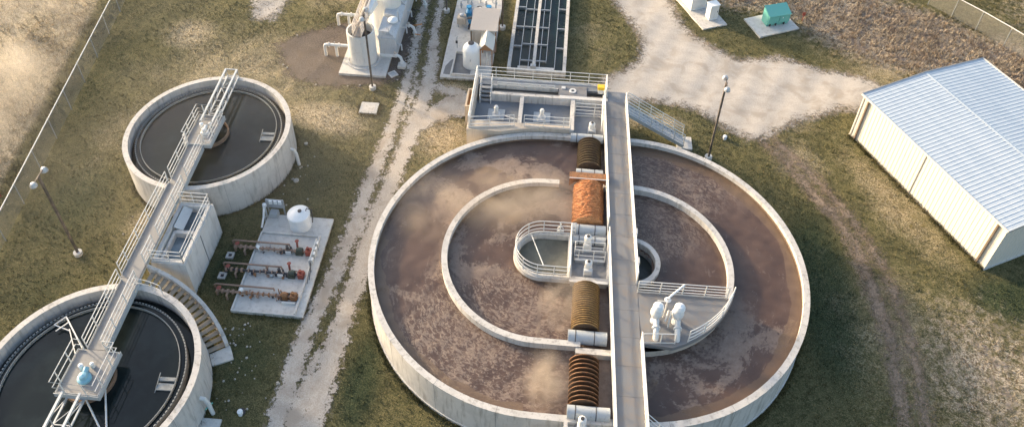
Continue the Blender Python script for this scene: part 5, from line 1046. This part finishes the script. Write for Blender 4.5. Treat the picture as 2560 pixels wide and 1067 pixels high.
# ------------------------------------------------------------------ transformer and cabinets
def pad(poly, h=.12): b = MB(); b.prism(poly, -.1, h); return b
o = thing('transformer_pad', 'grey square concrete pad under the teal transformer', 'concrete pad'); pad(PADS[0]).build('slab', MT['pad'], o)
tf = thing('transformer', 'teal green metal transformer box with sloping doors', 'transformer', (16.35, 29.65, .12), R(20))
MB().add([(-1.05, -.45, 0), (1.05, -.45, 0), (1.05, .5, 0), (-1.05, .5, 0), (-1.05, -.45, 1.05), (1.05, -.45, 1.05), (1.05, .5, 1.45), (-1.05, .5, 1.45)], [(0, 3, 2, 1), (4, 5, 6, 7), (0, 1, 5, 4), (1, 2, 6, 5), (2, 3, 7, 6), (3, 0, 4, 7)]).build('body', MT['teal'], tf, bevel=.02)
for s_, x0, x1 in (('l', -1.03, -.02), ('r', .02, 1.03)): dr = MB().box(x0, -.6, .32, x1, -.452, 1.12).build('door', MT['teal'], tf, bevel=.015)
b = MB(); 
for x in (-.75, -.2, .6): b.box(x-.07, -.6, .05, x+.02, -.47, .36)
b.build('leg', MT['dark'], tf); MB().box(.3, -.612, .75, .36, -.602, .9).build('handle', MT['white'], dr)
MB().add([(-1.08, -.64, 1.1), (1.08, -.64, 1.1), (1.08, .53, 1.56), (-1.08, .53, 1.56), (-1.08, -.64, 1.14), (1.08, -.64, 1.14), (1.08, .53, 1.6), (-1.08, .53, 1.6)], [(0, 3, 2, 1), (4, 5, 6, 7), (0, 1, 5, 4), (1, 2, 6, 5), (2, 3, 7, 6), (3, 0, 4, 7)]).build('lid', MT['teal'], tf)
o = thing('cabinet_pad', 'long pale concrete pad beside the gravel road under white cabinets', 'concrete pad'); pad(PADS[1]).build('slab', MT['rim'], o)
for x, y, w, d, h, lb in ((10.75, 29.7, .85, .7, 1.5, 'small white electrical cabinet at the front of the roadside pad'), (9.2, 31.9, 1.5, 2.4, 2.5, 'large white electrical cabinet at the back of the roadside pad')):
    o = thing('electrical_cabinet', lb, 'cabinet', (x, y, .12), R(24)); MB().box(-w/2, -d/2, 0, w/2, d/2, h).build('body', MT['white'], o, bevel=.02); MB().box(-w/2-.04, -d/2-.05, h, w/2+.04, d/2+.05, h+.06).build('cap', MT['white'], o); dr = MB().box(-w/2+.05, -d/2-.02, .12, w/2-.05, -d/2-.002, h-.1).build('door', MT['wpaint'], o); MB().box(w/2-.16, -d/2-.05, h*.5, w/2-.12, -d/2-.021, h*.5+.18).build('handle', MT['dark'], dr)
o = thing('marker_flag', 'red utility marker standing in weeds beside the teal transformer', 'marker', (18.9, 30.2, 0)); MB().tube([(0, 0, 0), (0, 0, .9)], .03).build('post', MT['red'], o); MB().box(-.12, -.02, .6, .12, .02, .95).build('plate', MT['red'], o)
o = thing('field_marker', 'red marker post outside the left fence at the left edge', 'marker', (-40.55, 3.4, 0)); MB().tube([(0, 0, 0), (0, 0, 1.1)], .09).build('post', MT['red'], o); MB().lathe((0, 0, 1.1), [(.1, 0), (.1, .1), (.01, .16)], 12).build('cap', MT['white'], o, True)

# ------------------------------------------------------------------ shed
sd = thing('metal_shed', 'long cream metal shed with a pale blue ribbed roof', 'shed', (SHED_O.x, SHED_O.y, 0), math.atan2(SHED_D.y, SHED_D.x))
EV, RG, WL, WW = 4.05, 4.38, SHED_L, SHED_W           # local x along the eave, local y across (0 = left eave)
def ribs(n, w, d, fn, nseg=1):
    return
b = MB()
def ribwall(b, x0, x1, y, z0, zf, n, out, dpt=.02):
    """vertical ribbed sheet along x at y facing out (+-1)"""
    pts = []
    for i in range(n):
        a = x0+(x1-x0)*i/n; s_ = (x1-x0)/n; pts += [(a, 0), (a+s_*.78, 0), (a+s_*.84, dpt), (a+s_*.94, dpt)]
    pts.append((x1, 0)); vs = []
    for x, o_ in pts: vs += [(x, y+out*o_, z0), (x, y+out*o_, zf(x))]
    b.add(vs, [(2*i, 2*i+2, 2*i+3, 2*i+1) for i in range(len(pts)-1)])
ribwall(b, 0, WL, 0, -.1, lambda x: EV, 44, -1); b.build('side_wall', MT['siding'], sd)
b = MB(); ribwall(b, 0, WL, WW, -.1, lambda x: EV, 44, 1); b.build('side_wall', MT['siding'], sd)
def endwall(x, out):
    b = MB(); n = 36; pts = []
    for i in range(n):
        a = WW*i/n; s_ = WW/n; pts += [(a, 0), (a+s_*.78, 0), (a+s_*.84, .014), (a+s_*.94, .014)]
    pts.append((WW, 0)); vs = []
    for y, o_ in pts: vs += [(x+out*o_, y, -.1), (x+out*o_, y, EV+(RG-EV)*(1-abs(y-WW/2)/(WW/2)))]
    b.add(vs, [(2*i, 2*i+2, 2*i+3, 2*i+1) for i in range(len(pts)-1)]); return b
endwall(0, -1).build('end_wall', MT['siding'], sd); endwall(WL, 1).build('end_wall', MT['siding'], sd)
for y0, y1, z0, z1 in ((-.16, WW/2-.06, EV, RG), (WW/2+.06, WW+.16, RG, EV)):
    b = MB(); n = 44; pts = []; X0, X1 = -.15, WL+.15
    for i in range(n):
        a = X0+(X1-X0)*i/n; s_ = (X1-X0)/n; pts += [(a, 0), (a+s_*.72, 0), (a+s_*.8, .02), (a+s_*.92, .02)]
    pts.append((X1, 0)); vs = []
    for x, o_ in pts: vs += [(x, y0, z0+.02+o_), (x, y1, z1+.02+o_), ]
    b.add(vs, [(2*i, 2*i+2, 2*i+3, 2*i+1) for i in range(len(pts)-1)]); b.build('roof_slope', MT['roof'], sd)
MB().add([(-.16, WW/2-.12, RG+.03), (-.16, WW/2, RG+.055), (-.16, WW/2+.12, RG+.03), (WL+.16, WW/2-.12, RG+.03), (WL+.16, WW/2, RG+.055), (WL+.16, WW/2+.12, RG+.03)], [(0, 1, 4, 3), (1, 2, 5, 4)]).build('ridge_cap', MT['roof'], sd)
b = MB(); b.beam((-.16, -.19, EV), (WL+.16, -.19, EV), .09, .12); b.beam((-.16, WW+.19, EV), (WL+.16, WW+.19, EV), .09, .12); b.build('gutter', MT['siding'], sd)
for x in (-.17, WL+.17):
    b = MB(); b.beam((x, -.16, EV+.02), (x, WW/2, RG+.04), .03, .14); b.beam((x, WW/2-.02, RG+.04), (x, WW+.16, EV+.02), .03, .14); b.build('rake_trim', MT['galv'], sd)
for x in (.55, WL-.62): MB().box(x-.06, -.15, 0, x+.06, -.045, EV-.06).build('downspout', MT['trim'], sd)
for x in (-.04, WL-.06): MB().box(x, -.07, -.1, x+.1, -.037, EV-.06).build('corner_trim', MT['siding'], sd)
b = MB(); MB().box(6.35, -.06, 0, 6.42, -.037, EV-.08).build('panel_seam', MT['trim_l'] if 'trim_l' in MT else MT['tan'], sd)
b = MB(); b.box(-.08, -.08, -.12, WL+.08, WW+.08, .06); b.build('floor_slab', MT['pad'], sd)
MB().box(-.09, 3.4, .06, -.045, 7.6, 3.3).build('door', MT['wpaint'], sd)

# ------------------------------------------------------------------ fences
def fence(pts, h, label, sp, top=True):
    o = thing('chain_link_fence', label, 'fence', (pts[0][0], pts[0][1], 0))
    for p, q in zip(pts[:-1], pts[1:]):
        p, q = Vector((*p, 0)), Vector((*q, 0)); d = q-p; Ln = d.length; an = math.atan2(-d.x, d.y)
        org = Vector((pts[0][0], pts[0][1], 0)); n = max(1, round(Ln/sp)); 
        me = MB().add([(0, 0, .05), (0, Ln, .05), (0, Ln, h-.03), (0, 0, h-.03)], [(0, 1, 2, 3)]).build('wire_mesh', MT['mesh'], o); me.location = p-org; me.rotation_euler = (0, 0, an)
        MB().tube([p-org+Vector((0, 0, h)), q-org+Vector((0, 0, h))], .042, 6).build('top_rail', MT['rail'], o, True)
        for k in range(n):
            c = p.lerp(q, k/n)-org; MB().tube([c+Vector((0, 0, -.1)), c+Vector((0, 0, h+.06))], .035, 6).build('post', MT['galv'], o, True)
    return o
fx = lambda y: -38.24-(y-.71)*.1395
fence([(fx(-16), -16), (fx(44), 44)], 2.0, 'long chain-link fence along the left side in front of the pale dry field', 3.2)
fence([(31.0, 34.1), (34.13, 30.54), (35.8, 28.4), (37.4, 26.1), (44, 17)], 2.0, 'chain-link fence with a pale top rail in the top right corner', 2.6)

# ------------------------------------------------------------------ drifting mist
def mist(name, label, c, r, dens, scale, rz=0, warm=(1, .93, .84)):
    b = bmesh.new(); bmesh.ops.create_icosphere(b, subdivisions=3, radius=1); me = bpy.data.meshes.new(name); b.to_mesh(me); b.free()
    m = bpy.data.materials.new(name); m.use_nodes = True; n = m.node_tree.nodes; l = m.node_tree.links; n.remove(n['Principled BSDF'])
    v = n.new('ShaderNodeVolumePrincipled'); v.inputs['Color'].default_value = (*warm, 1); v.inputs['Anisotropy'].default_value = .2
    tc = n.new('ShaderNodeTexCoord'); ln = n.new('ShaderNodeVectorMath'); ln.operation = 'LENGTH'; l.new(tc.outputs['Object'], ln.inputs[0])
    f = n.new('ShaderNodeMapRange'); f.interpolation_type = 'SMOOTHSTEP'; f.inputs[1].default_value = 1.0; f.inputs[2].default_value = .15; l.new(ln.outputs['Value'], f.inputs[0])
    g = n.new('ShaderNodeNewGeometry'); no = n.new('ShaderNodeTexNoise'); no.inputs['Scale'].default_value = scale; no.inputs['Detail'].default_value = 4; no.inputs['Distortion'].default_value = .6; l.new(g.outputs['Position'], no.inputs['Vector'])
    q = n.new('ShaderNodeMapRange'); q.inputs[1].default_value = .38; q.inputs[2].default_value = .68; l.new(no.outputs['Fac'], q.inputs[0])
    a = n.new('ShaderNodeMath'); a.operation = 'MULTIPLY'; l.new(f.outputs[0], a.inputs[0]); l.new(q.outputs[0], a.inputs[1])
    d = n.new('ShaderNodeMath'); d.operation = 'MULTIPLY'; d.inputs[1].default_value = dens; l.new(a.outputs[0], d.inputs[0]); l.new(d.outputs[0], v.inputs['Density'])
    l.new(v.outputs[0], n['Material Output'].inputs['Volume']); me.materials.append(m)
    o = bpy.data.objects.new(name, me); COL.objects.link(o); o.location = c; o.scale = r; o.rotation_euler = (0, 0, rz); return tag(o, label, 'mist', kind='stuff')
mist('ground_mist', 'pale warm mist drifting low over the dry field at the left', (-50.0, 14, 1.2), (11.5, 19, 2.3), .42, .11, R(8))
mist('water_mist', 'thin mist rising from the inner channel beside the orange rotor', (-4.8, 3.8, 3.3), (5.6, 3.6, 1.2), .55, .32, warm=(1, .86, .72))
mist('thin_mist', 'thin veil of mist over the left half of the site', (-24, 12, 1.8), (34, 24, 3.6), .016, .07)
mist('water_mist', 'faint warm mist over the left side of the outer channel', (-10, 3.5, 3.2), (3.2, 4.5, 1.0), .35, .4, warm=(1, .85, .7))
mist('spray_mist', 'spray mist rising beside the near rotors', (-1.2, -3.6, 3.3), (1.9, 2.5, 1.0), .8, .5, warm=(1, .86, .72))
mist('spray_mist', 'spray mist beside the nearest rotor at the bottom', (-2.0, -8.3, 3.1), (1.9, 2.5, .9), .9, .5, warm=(1, .86, .72))
